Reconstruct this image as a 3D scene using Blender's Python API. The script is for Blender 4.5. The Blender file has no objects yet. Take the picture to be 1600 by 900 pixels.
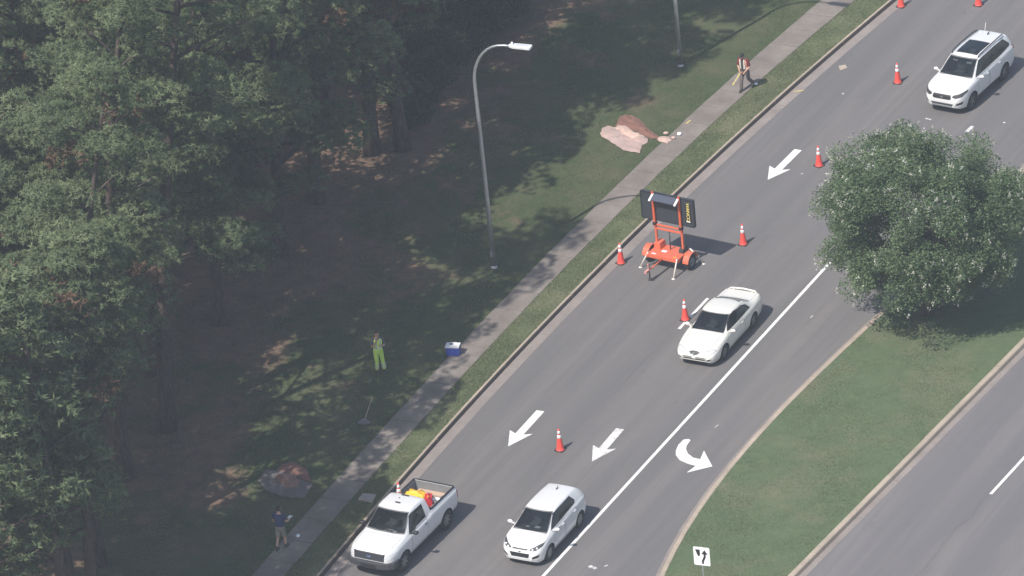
import bpy, bmesh, math, random
import numpy as np
from mathutils import Vector, Matrix
R = math.radians
random.seed(7)
rng = np.random.default_rng(7)
C = bpy.context.scene.collection
S = bpy.context.scene

# ------------------------------------------------------------------ camera, sky, sun, exposure
CAM_D, CAM_DEP, CAM_ROLL, CAM_F = 250.0, R(27.7), R(5.35), 9900.0      # metres, angles, focal length in photo pixels
cam_loc = Vector((0, -CAM_D*math.cos(CAM_DEP), CAM_D*math.sin(CAM_DEP)))
_r = Vector((1, 0, 0)); _f = Vector((0, math.cos(CAM_DEP), -math.sin(CAM_DEP))); _u = _r.cross(_f)
cam_r = _r*math.cos(CAM_ROLL) - _u*math.sin(CAM_ROLL)
cam_u = _r*math.sin(CAM_ROLL) + _u*math.cos(CAM_ROLL)
cd = bpy.data.cameras.new('camera'); cam = bpy.data.objects.new('camera', cd); C.objects.link(cam)
m3 = Matrix((cam_r, cam_u, -_f)).transposed()
cam.matrix_world = Matrix.Translation(cam_loc) @ m3.to_4x4()
cd.sensor_width = 36; cd.lens = CAM_F/1600*36; cd.clip_end = 5000; cd.clip_start = 1
S.camera = cam
SUN_EL, SUN_AZ = R(52.5), R(46)          # shadows fall towards SUN_AZ (from +x, anticlockwise)
w = bpy.data.worlds.new('World'); S.world = w; w.use_nodes = True
nt = w.node_tree; sky = nt.nodes.new('ShaderNodeTexSky'); sky.sky_type = 'NISHITA'; sky.sun_disc = False
sky.sun_elevation = SUN_EL
# direction to the sun on the ground plane is SUN_AZ + 180 deg; Nishita rotation is measured from +y, clockwise
sky.sun_rotation = (R(90) - (SUN_AZ + math.pi)) % (2*math.pi)
sky.air_density = 1.2; sky.dust_density = 1.6
bg = nt.nodes['Background']; bg.inputs[1].default_value = 0.11
nt.links.new(sky.outputs[0], bg.inputs[0])
sl = bpy.data.lights.new('sun', 'SUN'); sl.energy = 4.2; sl.angle = R(0.53); sl.color = (1.0, 0.945, 0.88)
so = bpy.data.objects.new('sun', sl); C.objects.link(so)
sdir = Vector((math.cos(SUN_AZ)*math.cos(SUN_EL), math.sin(SUN_AZ)*math.cos(SUN_EL), -math.sin(SUN_EL)))
so.rotation_euler = sdir.to_track_quat('-Z', 'Y').to_euler(); so.location = (-60, -60, 120)
S.view_settings.view_transform = 'Standard'; S.view_settings.look = 'None'
S.view_settings.gamma = 1.0; S.view_settings.use_curve_mapping = False
S.view_settings.exposure = 0.45
S.render.engine = 'CYCLES'
S.cycles.use_denoising = True
S.cycles.max_bounces = 6; S.cycles.transparent_max_bounces = 8; S.cycles.volume_bounces = 1
HAZE = 0.00042

# ------------------------------------------------------------------ measuring the ground from the photograph
def G(px, py, h=0.0):
    """world point at height h seen at photo pixel (px, py) of 1600x900"""
    d = _f + cam_r*((px-800)/CAM_F) - cam_u*((py-450)/CAM_F)
    t = (h - cam_loc.z)/d.z
    return cam_loc + d*t
def PX(P):
    """photo pixels of world points, P an (n,3) array"""
    v = P - np.array(cam_loc); z = v @ np.array(_f)
    return np.stack([800 + CAM_F*(v @ np.array(cam_r))/z, 450 - CAM_F*(v @ np.array(cam_u))/z], 1)
RA = R(60.2)                                                   # road direction
RD = Vector((math.cos(RA), math.sin(RA), 0)); RN = Vector((math.sin(RA), -math.cos(RA), 0))   # along, and to the right
def st(p): return (p.x*RD.x + p.y*RD.y, p.x*RN.x + p.y*RN.y)
def fit(pts, deg, h=0.0):
    q = [st(G(x, y, h)) for x, y in pts]
    s = np.array([a for a, b in q]); t = np.array([b for a, b in q])
    c = np.polyfit(s, t, deg); dc = np.polyder(c); lo, hi = s.min(), s.max()
    def f(v):
        if v < lo: return float(np.polyval(c, lo) + np.polyval(dc, lo)*(v-lo))
        if v > hi: return float(np.polyval(c, hi) + np.polyval(dc, hi)*(v-hi))
        return float(np.polyval(c, v))
    return f
def W(s, t, z=0.0): return Vector((RD.x*s + RN.x*t, RD.y*s + RN.y*t, z))

# ------------------------------------------------------------------ objects
def tag(o, label=None, cat=None, group=None, kind=None):
    if label: o['label'] = label
    if cat: o['category'] = cat
    if group: o['group'] = group
    if kind: o['kind'] = kind
    return o
def empty(name, loc=(0, 0, 0), rz=0.0):
    o = bpy.data.objects.new(name, None); C.objects.link(o); o.location = loc; o.rotation_euler = (0, 0, rz)
    o.empty_display_size = .3
    return o
def link(name, me, parent=None):
    o = bpy.data.objects.new(name, me); C.objects.link(o)
    if parent is not None: o.parent = parent
    return o
def copy_tree(o, parent=None):
    c = o.copy(); C.objects.link(c)
    if parent is not None: c.parent = parent; c.matrix_parent_inverse = o.matrix_parent_inverse.copy()
    for ch in list(kids.get(o.name, [])):
        k = copy_tree(ch, c)
        kids.setdefault(c.name, []).append(k)
    return c
kids = {}
class MB:
    def __init__(s): s.v = []; s.f = []; s.sm = []; s.mi = []
    def add(s, vs, fs, M=None, smooth=False, mi=0):
        b = len(s.v)
        for p in vs:
            p = Vector(p); s.v.append(M @ p if M is not None else p)
        for f in fs: s.f.append([b+i for i in f]); s.sm.append(smooth); s.mi.append(mi)
        return s
    def box(s, c, d, M=None, mi=0, taper=1.0):
        x, y, z = [a/2 for a in d]; cx, cy, cz = c; k = taper
        vs = [(cx-x, cy-y, cz-z), (cx+x, cy-y, cz-z), (cx+x, cy+y, cz-z), (cx-x, cy+y, cz-z),
              (cx-x*k, cy-y*k, cz+z), (cx+x*k, cy-y*k, cz+z), (cx+x*k, cy+y*k, cz+z), (cx-x*k, cy+y*k, cz+z)]
        return s.add(vs, [(0, 3, 2, 1), (4, 5, 6, 7), (0, 1, 5, 4), (1, 2, 6, 5), (2, 3, 7, 6), (3, 0, 4, 7)], M, False, mi)
    def tube(s, path, rad, n=8, cap=True, mi=0, M=None):
        path = [Vector(p) for p in path]
        if not hasattr(rad, '__len__'): rad = [rad]*len(path)
        vs = []; up = None
        for i, p in enumerate(path):
            t = (path[min(i+1, len(path)-1)] - path[max(i-1, 0)]).normalized()
            if up is None:
                up = Vector((0, 0, 1)) if abs(t.z) < .9 else Vector((1, 0, 0))
            a = t.cross(up)
            if a.length < 1e-4: a = t.cross(Vector((0, 1, .1)))
            a.normalize(); b = a.cross(t).normalized(); up = b
            for k in range(n):
                q = 2*math.pi*k/n; vs.append(p + (a*math.cos(q) + b*math.sin(q))*rad[i])
        fs = []
        for i in range(len(path)-1):
            for k in range(n):
                k2 = (k+1) % n; fs.append((i*n+k, i*n+k2, (i+1)*n+k2, (i+1)*n+k))
        s.add(vs, fs, M, True, mi)
        if cap:
            b = len(s.v) - len(vs)
            s.f.append([b+k for k in range(n)][::-1]); s.sm.append(False); s.mi.append(mi)
            s.f.append([b+(len(path)-1)*n+k for k in range(n)]); s.sm.append(False); s.mi.append(mi)
        return s
    def lathe(s, prof, n=20, M=None, mi=0, smooth=True):
        vs = []; fs = []
        for r, z in prof:
            for k in range(n): q = 2*math.pi*k/n; vs.append((r*math.cos(q), r*math.sin(q), z))
        for i in range(len(prof)-1):
            for k in range(n): k2 = (k+1) % n; fs.append((i*n+k, i*n+k2, (i+1)*n+k2, (i+1)*n+k))
        return s.add(vs, fs, M, smooth, mi)
    def prism(s, poly, z0, z1, M=None, mi=0, smooth=False):
        n = len(poly)
        vs = [(x, y, z0) for x, y in poly] + [(x, y, z1) for x, y in poly]
        return s.add(vs, [tuple(range(n))[::-1], tuple(range(n, 2*n))] + [(i, (i+1) % n, n+(i+1) % n, n+i) for i in range(n)], M, smooth, mi)
    def ball(s, c, r, nu=12, nv=8, M=None, mi=0):
        if not hasattr(r, '__len__'): r = (r, r, r)
        vs = []; fs = []
        for i in range(nv+1):
            a = math.pi*i/nv
            for k in range(nu):
                q = 2*math.pi*k/nu; vs.append((c[0]+r[0]*math.sin(a)*math.cos(q), c[1]+r[1]*math.sin(a)*math.sin(q), c[2]-r[2]*math.cos(a)))
        for i in range(nv):
            for k in range(nu): k2 = (k+1) % nu; fs.append((i*nu+k, i*nu+k2, (i+1)*nu+k2, (i+1)*nu+k))
        return s.add(vs, fs, M, True, mi)
    def build(s, name, mats, parent=None, bevel=0, fixn=True):
        me = bpy.data.meshes.new(name)
        me.from_pydata([tuple(p) for p in s.v], [], s.f)
        if not isinstance(mats, (list, tuple)): mats = [mats]
        for m in mats: me.materials.append(m)
        me.polygons.foreach_set('use_smooth', s.sm); me.polygons.foreach_set('material_index', s.mi)
        if fixn:
            bm = bmesh.new(); bm.from_mesh(me); bmesh.ops.remove_doubles(bm, verts=bm.verts, dist=1e-5)
            bmesh.ops.recalc_face_normals(bm, faces=bm.faces); bm.to_mesh(me); bm.free()
        me.update()
        o = link(name, me, parent)
        if parent is not None: kids.setdefault(parent.name, []).append(o)
        if bevel:
            b = o.modifiers.new('bevel', 'BEVEL'); b.width = bevel; b.segments = 2; b.limit_method = 'ANGLE'
        return o
def nmesh(name, V, F, mat, parent=None, smooth=False, attr=None, mats=None, puff=None):
    """mesh from numpy arrays; F is (n,3) or (n,4); attr = per-vertex float named 'vary'"""
    me = bpy.data.meshes.new(name); k = F.shape[1]
    me.vertices.add(len(V)); me.vertices.foreach_set('co', np.ascontiguousarray(V, np.float32).ravel())
    me.loops.add(F.size); me.loops.foreach_set('vertex_index', np.ascontiguousarray(F, np.int32).ravel())
    me.polygons.add(len(F)); me.polygons.foreach_set('loop_start', np.arange(0, F.size, k, dtype=np.int32))
    me.polygons.foreach_set('loop_total', np.full(len(F), k, np.int32))
    if smooth: me.polygons.foreach_set('use_smooth', np.ones(len(F), bool))
    if attr is not None:
        a = me.attributes.new('vary', 'FLOAT', 'POINT'); a.data.foreach_set('value', np.ascontiguousarray(attr, np.float32))
    if puff is not None:
        a = me.attributes.new('puff', 'FLOAT_VECTOR', 'POINT'); a.data.foreach_set('vector', np.ascontiguousarray(puff, np.float32).ravel())
    for mm in (mats or [mat]): me.materials.append(mm)
    me.update(calc_edges=True); me.validate()
    o = link(name, me, parent)
    if parent is not None: kids.setdefault(parent.name, []).append(o)
    return o

# ------------------------------------------------------------------ materials
class N:
    def __init__(s, name):
        s.m = bpy.data.materials.new(name); s.m.use_nodes = True; s.t = s.m.node_tree; s.n = s.t.nodes; s.b = s.n['Principled BSDF']
        s.tc = None
    def new(s, ty, **k):
        x = s.n.new(ty)
        for a, v in k.items():
            if a in x.inputs: x.inputs[a].default_value = v
            else: setattr(x, a, v)
        return x
    def l(s, a, b): s.t.links.new(a, b)
    def coord(s, kind='Object'):
        if s.tc is None: s.tc = s.new('ShaderNodeTexCoord')
        return s.tc.outputs[kind]
    def noise(s, scale, detail=4, rough=.55, vec=None, dist=0.0):
        x = s.new('ShaderNodeTexNoise'); x.inputs['Scale'].default_value = scale; x.inputs['Detail'].default_value = detail
        x.inputs['Roughness'].default_value = rough; x.inputs['Distortion'].default_value = dist
        s.l(vec if vec is not None else s.coord(), x.inputs['Vector']); return x.outputs['Fac']
    def mapv(s, rot=(0, 0, 0), sc=(1, 1, 1), kind='Object'):
        x = s.new('ShaderNodeMapping'); x.inputs['Rotation'].default_value = rot; x.inputs['Scale'].default_value = sc
        s.l(s.coord(kind), x.inputs['Vector']); return x.outputs[0]
    def ramp(s, fac, stops):
        x = s.new('ShaderNodeValToRGB'); e = x.color_ramp.elements
        while len(e) < len(stops): e.new(.5)
        for i, (p, c) in enumerate(stops):
            e[i].position = p; e[i].color = (*c, 1) if hasattr(c, '__len__') else (c, c, c, 1)
        s.l(fac, x.inputs[0]); return x.outputs[0]
    def mix(s, fac, a, b, mode='MIX'):
        x = s.new('ShaderNodeMix', data_type='RGBA', blend_type=mode)
        for sock, v in ((x.inputs[0], fac), (x.inputs[6], a), (x.inputs[7], b)):
            if isinstance(v, bpy.types.NodeSocket): s.l(v, sock)
            elif hasattr(v, '__len__'): sock.default_value = (*v, 1)
            else: sock.default_value = v
        return x.outputs[2]
    def math(s, op, a, b=0.0, c=0.0):
        x = s.new('ShaderNodeMath', operation=op)
        for i, v in enumerate((a, b, c)):
            if isinstance(v, bpy.types.NodeSocket): s.l(v, x.inputs[i])
            else: x.inputs[i].default_value = v
        return x.outputs[0]
    def bump(s, h, st=.3, dist=.02):
        x = s.new('ShaderNodeBump'); x.inputs['Strength'].default_value = st; x.inputs['Distance'].default_value = dist
        s.l(h, x.inputs['Height']); s.l(x.outputs[0], s.b.inputs['Normal'])
    def out(s, col, rough=.8, metal=0.0, spec=None):
        if isinstance(col, bpy.types.NodeSocket): s.l(col, s.b.inputs['Base Color'])
        else: s.b.inputs['Base Color'].default_value = (*col, 1)
        if isinstance(rough, bpy.types.NodeSocket): s.l(rough, s.b.inputs['Roughness'])
        else: s.b.inputs['Roughness'].default_value = rough
        s.b.inputs['Metallic'].default_value = metal
        if spec is not None: s.b.inputs['Specular IOR Level'].default_value = spec
        return s.m
def plain(name, col, rough=.6, metal=0.0, var=.12, scale=6.0, bump=0.0, coat=0.0, spec=None):
    n = N(name); f = n.noise(scale, 5)
    c = n.mix(f, tuple(max(0, x*(1-var)) for x in col), tuple(min(1, x*(1+var)) for x in col))
    n.out(c, rough, metal, spec)
    if bump: n.bump(n.noise(scale*6, 4), bump, .01)
    if coat: n.b.inputs['Coat Weight'].default_value = coat; n.b.inputs['Coat Roughness'].default_value = .06
    return n.m
def dirty(name, col, dirt, amt=.5, rough=.5, scale=3.0, metal=0.0, coat=0.0):
    n = N(name); f = n.ramp(n.noise(scale, 7, .65), [(.45, 0), (.75, amt)])
    n.out(n.mix(f, col, dirt), rough, metal)
    if coat: n.b.inputs['Coat Weight'].default_value = coat; n.b.inputs['Coat Roughness'].default_value = .08
    return n.m

def asphalt(name, base, rot=RA):
    n = N(name)
    def dot(v):
        x = n.new('ShaderNodeVectorMath', operation='DOT_PRODUCT'); n.l(n.coord(), x.inputs[0]); x.inputs[1].default_value = v; return x.outputs['Value']
    sl, tl = dot((math.cos(rot), math.sin(rot), 0)), dot((math.sin(rot), -math.cos(rot), 0))
    def road_space(a, b):
        x = n.new('ShaderNodeCombineXYZ'); n.l(n.math('MULTIPLY', sl, a), x.inputs[0]); n.l(n.math('MULTIPLY', tl, b), x.inputs[1]); return x.outputs[0]
    big = n.noise(.16, 4, .6); band = n.noise(1.0, 3, .55, road_space(.035, .75)); thin = n.noise(1.0, 4, .6, road_space(.06, 3.2))
    mid = n.noise(2.2, 6, .65); fine = n.noise(26, 3, .7); worn = n.noise(1.0, 5, .65, road_space(.09, .5))
    c = n.mix(n.ramp(big, [(.35, 0), (.68, 1)]), tuple(x*.93 for x in base), (base[0]*1.09, base[1]*1.06, base[2]*1.04))
    c = n.mix(n.ramp(band, [(.38, 0), (.62, 1)]), tuple(x*.90 for x in base), n.mix(.5, c, (base[0]*1.22, base[1]*1.18, base[2]*1.15)))
    c = n.mix(n.ramp(thin, [(.40, .45), (.52, 0)]), c, tuple(x*.84 for x in base))
    c = n.mix(n.ramp(mid, [(.3, .25), (.5, 0)]), c, tuple(x*.82 for x in base))
    c = n.mix(n.ramp(fine, [(.35, .30), (.5, 0), (.55, 0), (.72, .3)]), c, n.mix(fine, (base[0]*.5,)*3, (base[0]*1.7,)*3))
    c = n.mix(n.ramp(n.noise(.75, 3, .5, None, 1.5), [(.68, 0), (.74, .35)]), c, tuple(x*.70 for x in base))
    c = n.mix(n.ramp(worn, [(.54, 0), (.70, .55)]), c, (base[0]*1.26, base[1]*1.18, base[2]*1.12))
    n.out(c, .88, 0, .3); n.bump(fine, .25, .006)
    return n.m
def concrete(name, base, vary=.25):
    n = N(name); a = n.noise(.8, 6, .65); b = n.noise(6, 5, .7); f = n.noise(45, 3, .7)
    oi = n.new('ShaderNodeObjectInfo')
    c = n.mix(n.ramp(a, [(.3, 0), (.7, 1)]), tuple(x*(1-vary) for x in base), tuple(x*(1+vary*.7) for x in base))
    c = n.mix(n.ramp(b, [(.3, .45), (.5, 0)]), c, (base[0]*.62, base[1]*.6, base[2]*.56))
    c = n.mix(n.math('MULTIPLY', oi.outputs['Random'], .28), c, tuple(x*.72 for x in base))
    n.out(c, .9, 0, .25); n.bump(f, .3, .005)
    return n.m

def turf(name, greens, dry, soil, dryamt=(.5, .7), soilamt=(.66, .75), straw=None):
    """mown grass with drier, thinner and bare patches; straw = pine straw cover that grows towards the wood"""
    n = N(name)
    a = n.noise(.35, 5, .6); b = n.noise(2.5, 6, .7); f = n.noise(12, 4, .75); f2 = n.noise(34, 2, .7)
    c = n.mix(n.ramp(b, [(.3, 0), (.7, 1)]), greens[0], greens[1])
    c = n.mix(n.ramp(a, [(dryamt[0], 0), (dryamt[1], .75)]), c, dry)
    c = n.mix(n.ramp(n.noise(1.1, 6, .7, None, .6), [(soilamt[0], 0), (soilamt[1], .8)]), c, soil)
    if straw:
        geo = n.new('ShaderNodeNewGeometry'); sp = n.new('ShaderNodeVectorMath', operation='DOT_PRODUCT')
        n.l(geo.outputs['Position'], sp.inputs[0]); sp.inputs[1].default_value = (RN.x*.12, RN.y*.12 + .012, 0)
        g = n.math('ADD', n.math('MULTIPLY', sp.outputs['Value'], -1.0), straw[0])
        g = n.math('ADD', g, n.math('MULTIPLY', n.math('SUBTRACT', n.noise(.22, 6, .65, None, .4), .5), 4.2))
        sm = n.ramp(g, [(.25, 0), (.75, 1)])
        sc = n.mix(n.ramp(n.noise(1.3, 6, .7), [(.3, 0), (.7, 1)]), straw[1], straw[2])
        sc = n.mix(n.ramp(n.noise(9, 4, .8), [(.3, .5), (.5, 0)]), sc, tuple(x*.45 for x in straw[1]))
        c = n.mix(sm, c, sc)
    c = n.mix(n.ramp(f, [(.32, .38), (.5, 0)]), c, tuple(x*.55 for x in greens[0]))
    c = n.mix(n.ramp(f2, [(.52, 0), (.72, .35)]), c, dry)
    n.out(c, .95, 0, .12); n.bump(f, .6, .05)
    return n.m

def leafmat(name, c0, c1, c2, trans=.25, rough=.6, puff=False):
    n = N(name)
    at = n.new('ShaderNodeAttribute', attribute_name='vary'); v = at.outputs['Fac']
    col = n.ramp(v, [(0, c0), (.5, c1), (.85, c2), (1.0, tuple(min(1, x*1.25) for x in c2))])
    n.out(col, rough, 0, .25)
    tr = n.new('ShaderNodeBsdfTranslucent'); n.l(n.mix(.5, col, (c2[0]*1.3, c2[1]*1.3, c2[2]*.7)), tr.inputs['Color'])
    if puff:      # leaves turn their blades outwards from the bough: mean leaf direction stored on the mesh
        pa = n.new('ShaderNodeAttribute', attribute_name='puff'); ge = n.new('ShaderNodeNewGeometry')
        vm = n.new('ShaderNodeMix', data_type='VECTOR'); vm.inputs[0].default_value = .55
        n.l(ge.outputs['Normal'], vm.inputs[4]); n.l(pa.outputs['Vector'], vm.inputs[5])
        vn = n.new('ShaderNodeVectorMath', operation='NORMALIZE'); n.l(vm.outputs[1], vn.inputs[0]); n.l(vn.outputs[0], n.b.inputs['Normal'])
    ms = n.new('ShaderNodeMixShader'); ms.inputs[0].default_value = trans
    n.l(n.b.outputs[0], ms.inputs[1]); n.l(tr.outputs[0], ms.inputs[2]); n.l(ms.outputs[0], n.n['Material Output'].inputs[0])
    return n.m
def bark(name, c0, c1):
    n = N(name); v = n.mapv((0, 0, 0), (1, 1, .25)); a = n.noise(9, 6, .7, v)
    n.out(n.mix(n.ramp(a, [(.35, 0), (.65, 1)]), c0, c1), .95, 0, .1); n.bump(a, .8, .03); return n.m
def glassmat(name, tint, transp=.55):
    n = N(name); n.n.remove(n.b)
    tr = n.new('ShaderNodeBsdfTransparent'); tr.inputs[0].default_value = (*tint, 1)
    gl = n.new('ShaderNodeBsdfGlossy'); gl.inputs['Roughness'].default_value = .04; gl.inputs['Color'].default_value = (.9, .93, .95, 1)
    df = n.new('ShaderNodeBsdfDiffuse'); df.inputs[0].default_value = (.02, .024, .028, 1)
    fr = n.new('ShaderNodeFresnel'); fr.inputs[0].default_value = 1.5
    a = n.new('ShaderNodeMixShader'); a.inputs[0].default_value = 1-transp
    n.l(tr.outputs[0], a.inputs[1]); n.l(df.outputs[0], a.inputs[2])
    b = n.new('ShaderNodeMixShader'); n.l(fr.outputs[0], b.inputs[0]); n.l(a.outputs[0], b.inputs[1]); n.l(gl.outputs[0], b.inputs[2])
    n.l(b.outputs[0], n.n['Material Output'].inputs[0]); return n.m

M = {}
M['asphalt'] = asphalt('worn_asphalt', (.150, .143, .142))
M['asphalt2'] = asphalt('worn_asphalt_far', (.156, .149, .152))
M['concrete'] = concrete('sidewalk_concrete', (.225, .195, .172), .32)
M['kerb'] = concrete('kerb_concrete', (.40, .335, .265), .25)
M['gutter'] = concrete('gutter_concrete', (.27, .235, .215), .2)
M['kerbface'] = concrete('kerb_face_painted_shade', (.085, .072, .062), .3)  # verge kerb face: shade away from the sun painted into a darker concrete colour
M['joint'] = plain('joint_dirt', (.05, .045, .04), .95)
M['verge'] = turf('verge_grass', ((.112, .132, .068), (.158, .172, .095)), (.23, .205, .135), (.17, .125, .09), (.48, .72), (.64, .76))
M['median'] = turf('median_grass', ((.080, .118, .062), (.112, .150, .080)), (.185, .170, .112), (.19, .14, .10), (.48, .76), (.72, .82))
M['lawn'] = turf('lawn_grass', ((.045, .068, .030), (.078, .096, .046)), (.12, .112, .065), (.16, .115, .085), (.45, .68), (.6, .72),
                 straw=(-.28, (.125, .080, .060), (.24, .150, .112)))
M['far'] = turf('far_grass', ((.045, .07, .03), (.07, .09, .04)), (.1, .1, .06), (.12, .09, .07))
def paintmat(name, col, wear=(.52, .62), dark=.45):
    n = N(name); a = n.noise(7, 6, .75); b = n.noise(1.5, 4, .6)
    f = n.ramp(n.math('ADD', n.math('MULTIPLY', a, .7), n.math('MULTIPLY', b, .3)), [(wear[0], 0), (wear[1], dark)])
    n.out(n.mix(f, col, (.30, .29, .29)), .7, 0, .3); return n.m
M['paint'] = paintmat('road_paint', (.76, .75, .72), (.50, .64), .6)
M['paint_old'] = paintmat('worn_road_paint', (.74, .72, .70), (.42, .60), .85)
M['paint_mid'] = paintmat('scuffed_road_paint', (.74, .72, .69), (.46, .60), .7)
M['yellow_paint'] = paintmat('yellow_marking_paint', (.70, .55, .12), (.42, .6), .8)
M['white_paint_spot'] = plain('white_spot', (.8, .79, .76), .7)
M['crack'] = plain('tarred_crack', (.108, .101, .101), .8, var=.3, scale=2)
M['steel'] = plain('galvanised_steel', (.52, .54, .56), .42, .75, .12, 4)
M['lampwhite'] = plain('lamp_grey_white', (.74, .75, .77), .45, .1)
M['lens'] = plain('lamp_lens', (.35, .36, .38), .2)
M['black'] = plain('black_plastic', (.018, .018, .020), .5)
M['darkgrey'] = plain('dark_grey_panel', (.040, .044, .052), .45)
M['tyre'] = plain('tyre_rubber', (.030, .030, .031), .85, bump=.2)
M['alloy'] = plain('alloy_rim', (.20, .205, .21), .35, .6)
M['steelrim'] = plain('grey_steel_rim', (.24, .245, .25), .45, .4)
M['chrome'] = plain('chrome_trim', (.75, .76, .78), .15, 1.0, .03)
M['white'] = plain('white_car_paint', (.66, .66, .66), .32, 0, .015, 2, 0, .6)
M['warmwhite'] = plain('cream_white_car_paint', (.66, .645, .60), .35, 0, .02, 2, 0, .5)
M['glass'] = glassmat('windscreen_glass', (.55, .60, .60), .72)
M['tint'] = glassmat('tinted_side_glass', (.35, .37, .40), .45)
M['lampglass'] = plain('headlamp_glass', (.55, .56, .57), .12, 0, .35, 18, 0, .8)
M['amber'] = plain('amber_lamp_glass', (.62, .40, .10), .2, 0, .2, 18, 0, .6)
M['redlamp'] = plain('red_lamp_glass', (.35, .02, .02), .2, 0, .2, 18, 0, .6)
M['seam'] = plain('panel_gap', (.16, .16, .16), .9)
M['trim'] = plain('grey_plastic_trim', (.045, .046, .05), .6)
M['interior'] = plain('car_interior', (.06, .06, .062), .9)
M['seatgrey'] = plain('seat_cloth', (.13, .13, .135), .95)
M['cone'] = dirty('cone_orange', (.78, .075, .055), (.45, .08, .06), .5, .55, 5)
M['collar'] = plain('reflective_collar', (.86, .86, .86), .4, 0, .04)
M['conebase'] = plain('cone_black_base', (.03, .028, .028), .8)
M['orange'] = dirty('trailer_orange', (.66, .135, .065), (.50, .16, .10), .45, .45, 4, 0, .3)
M['yellow'] = plain('yellow_fabric', (.82, .46, .03), .7, 0, .15, 9)
M['redplastic'] = plain('red_plastic', (.55, .035, .04), .45)
M['whiteplastic'] = plain('white_plastic', (.78, .78, .78), .45)
M['wood'] = plain('pale_plank', (.50, .36, .27), .8, 0, .25, 7)
M['blueplastic'] = plain('blue_cooler_plastic', (.035, .075, .42), .45, 0, .08)
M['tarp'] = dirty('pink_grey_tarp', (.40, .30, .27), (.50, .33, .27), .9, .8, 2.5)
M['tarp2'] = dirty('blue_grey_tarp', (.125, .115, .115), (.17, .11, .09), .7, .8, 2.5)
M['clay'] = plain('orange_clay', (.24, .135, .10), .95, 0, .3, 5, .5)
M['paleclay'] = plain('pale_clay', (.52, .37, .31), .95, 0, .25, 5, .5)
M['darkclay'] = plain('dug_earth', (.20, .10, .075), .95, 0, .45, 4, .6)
M['skin'] = plain('skin', (.50, .29, .21), .6, 0, .05)
M['hair'] = plain('dark_hair', (.025, .018, .014), .8)
M['pine'] = leafmat('pine_needles', (.058, .086, .046), (.145, .190, .096), (.25, .295, .16), .34, puff=True)
M['pinebrown'] = leafmat('dead_pine_needles', (.08, .05, .03), (.13, .08, .05), (.17, .11, .07), .15)
M['pinebark'] = bark('pine_bark', (.050, .040, .036), (.125, .095, .082))
M['myrtle'] = leafmat('myrtle_leaves', (.060, .104, .052), (.124, .182, .090), (.20, .255, .14), .38, .5)
M['myrtlebark'] = bark('myrtle_bark', (.09, .075, .06), (.17, .14, .115))
M['blossom'] = leafmat('white_blossom', (.34, .34, .28), (.48, .48, .41), (.64, .63, .58), .3)
M['ivy'] = leafmat('shrub_leaves', (.018, .040, .022), (.034, .066, .034), (.060, .096, .05), .2)
M['blade'] = leafmat('grass_blades', (.104, .142, .070), (.148, .188, .098), (.24, .24, .15), .4)

# ------------------------------------------------------------------ lines of the road, traced on the ground
kerbL = fit([(505, 900), (560, 835), (625, 760), (745, 622), (870, 495), (1000, 360), (1120, 247), (1240, 137), (1320, 72), (1400, 0)], 3)
medL = fit([(1030, 905), (1050, 858), (1085, 805), (1130, 748), (1200, 655), (1300, 562), (1390, 483), (1490, 380), (1595, 270)], 3)
medR = fit([(1250, 900), (1370, 772), (1480, 663), (1600, 545)], 1)
walkR = fit([(449, 896), (479, 857), (537, 793), (644, 674), (706, 604), (722, 590), (786.5, 516), (834, 468), (877.6, 425), (935, 364), (985.6, 314), (1060, 241), (1154.5, 158), (1235.5, 82), (1330, 5)], 3, .15)
walkL = fit([(398, 893), (466, 820), (590, 678), (624, 640), (661, 600), (719, 538), (749, 507), (810, 446), (877.6, 376), (952, 303), (1060, 199), (1124, 138), (1185, 83), (1283, 2)], 3, .15)
lineW = fit([(845, 900), (960, 785), (1110, 612), (1295, 412)], 1)
SR = [-600, -200, -90, -60, -45] + [-40 + i*1.0 for i in range(0, 90)] + [60, 80, 120, 200, 600]
def strip(name, fa, fb, z, mat, srange=SR, nt=2, relief=0.0, kind='structure', parent=None):
    mb = MB(); vs = []; fs = []
    for s in srange:
        a, b = fa(s), fb(s)
        for k in range(nt):
            u = k/(nt-1); t = a + (b-a)*u
            dz = 0.0
            if relief and 0 < k < nt-1: dz = relief*(math.sin(s*.7+t*1.3)+math.sin(s*1.9-t*2.3+1)*.5+random.uniform(-.6, .6))
            vs.append(W(s, t, z+dz))
    for i in range(len(srange)-1):
        for k in range(nt-1): fs.append((i*nt+k, i*nt+k+1, (i+1)*nt+k+1, (i+1)*nt+k))
    mb.add(vs, fs, None, relief > 0); o = mb.build(name, mat, parent)
    if parent is None: tag(o, kind=kind)
    return o
g = MB(); g.add([(-900, -900, -.06), (900, -900, -.06), (900, 900, -.06), (-900, 900, -.06)], [(0, 1, 2, 3)])
tag(g.build('ground', M['far']), kind='structure')
KW, GW, KH = .16, .46, .15; GWR = .27          # kerb width, gutter width, kerb height
GWM = .17
road = strip('road', lambda s: kerbL(s)+GW, lambda s: medL(s)-GWM+.0, 0.0, M['asphalt'])
road2 = strip('road', lambda s: medR(s)+GWR, lambda s: medR(s)+9.2, 0.0, M['asphalt2'])
strip('grass_verge', lambda s: walkR(s)+.0, lambda s: kerbL(s)-KW, KH-.01, M['verge'], nt=8, relief=.006)
strip('median', lambda s: medL(s)+.22, lambda s: medR(s)-.24, KH-.01, M['median'], nt=14, relief=.008)
strip('lawn', lambda s: walkL(s)-45, walkL, KH-.01, M['lawn'], nt=60, relief=.02)
strip('far_lawn', lambda s: walkL(s)-500, lambda s: walkL(s)-45, KH-.02, M['far'])
strip('roadside_grass', lambda s: medR(s)+9.2, lambda s: medR(s)+500, KH-.02, M['far'])

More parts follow.
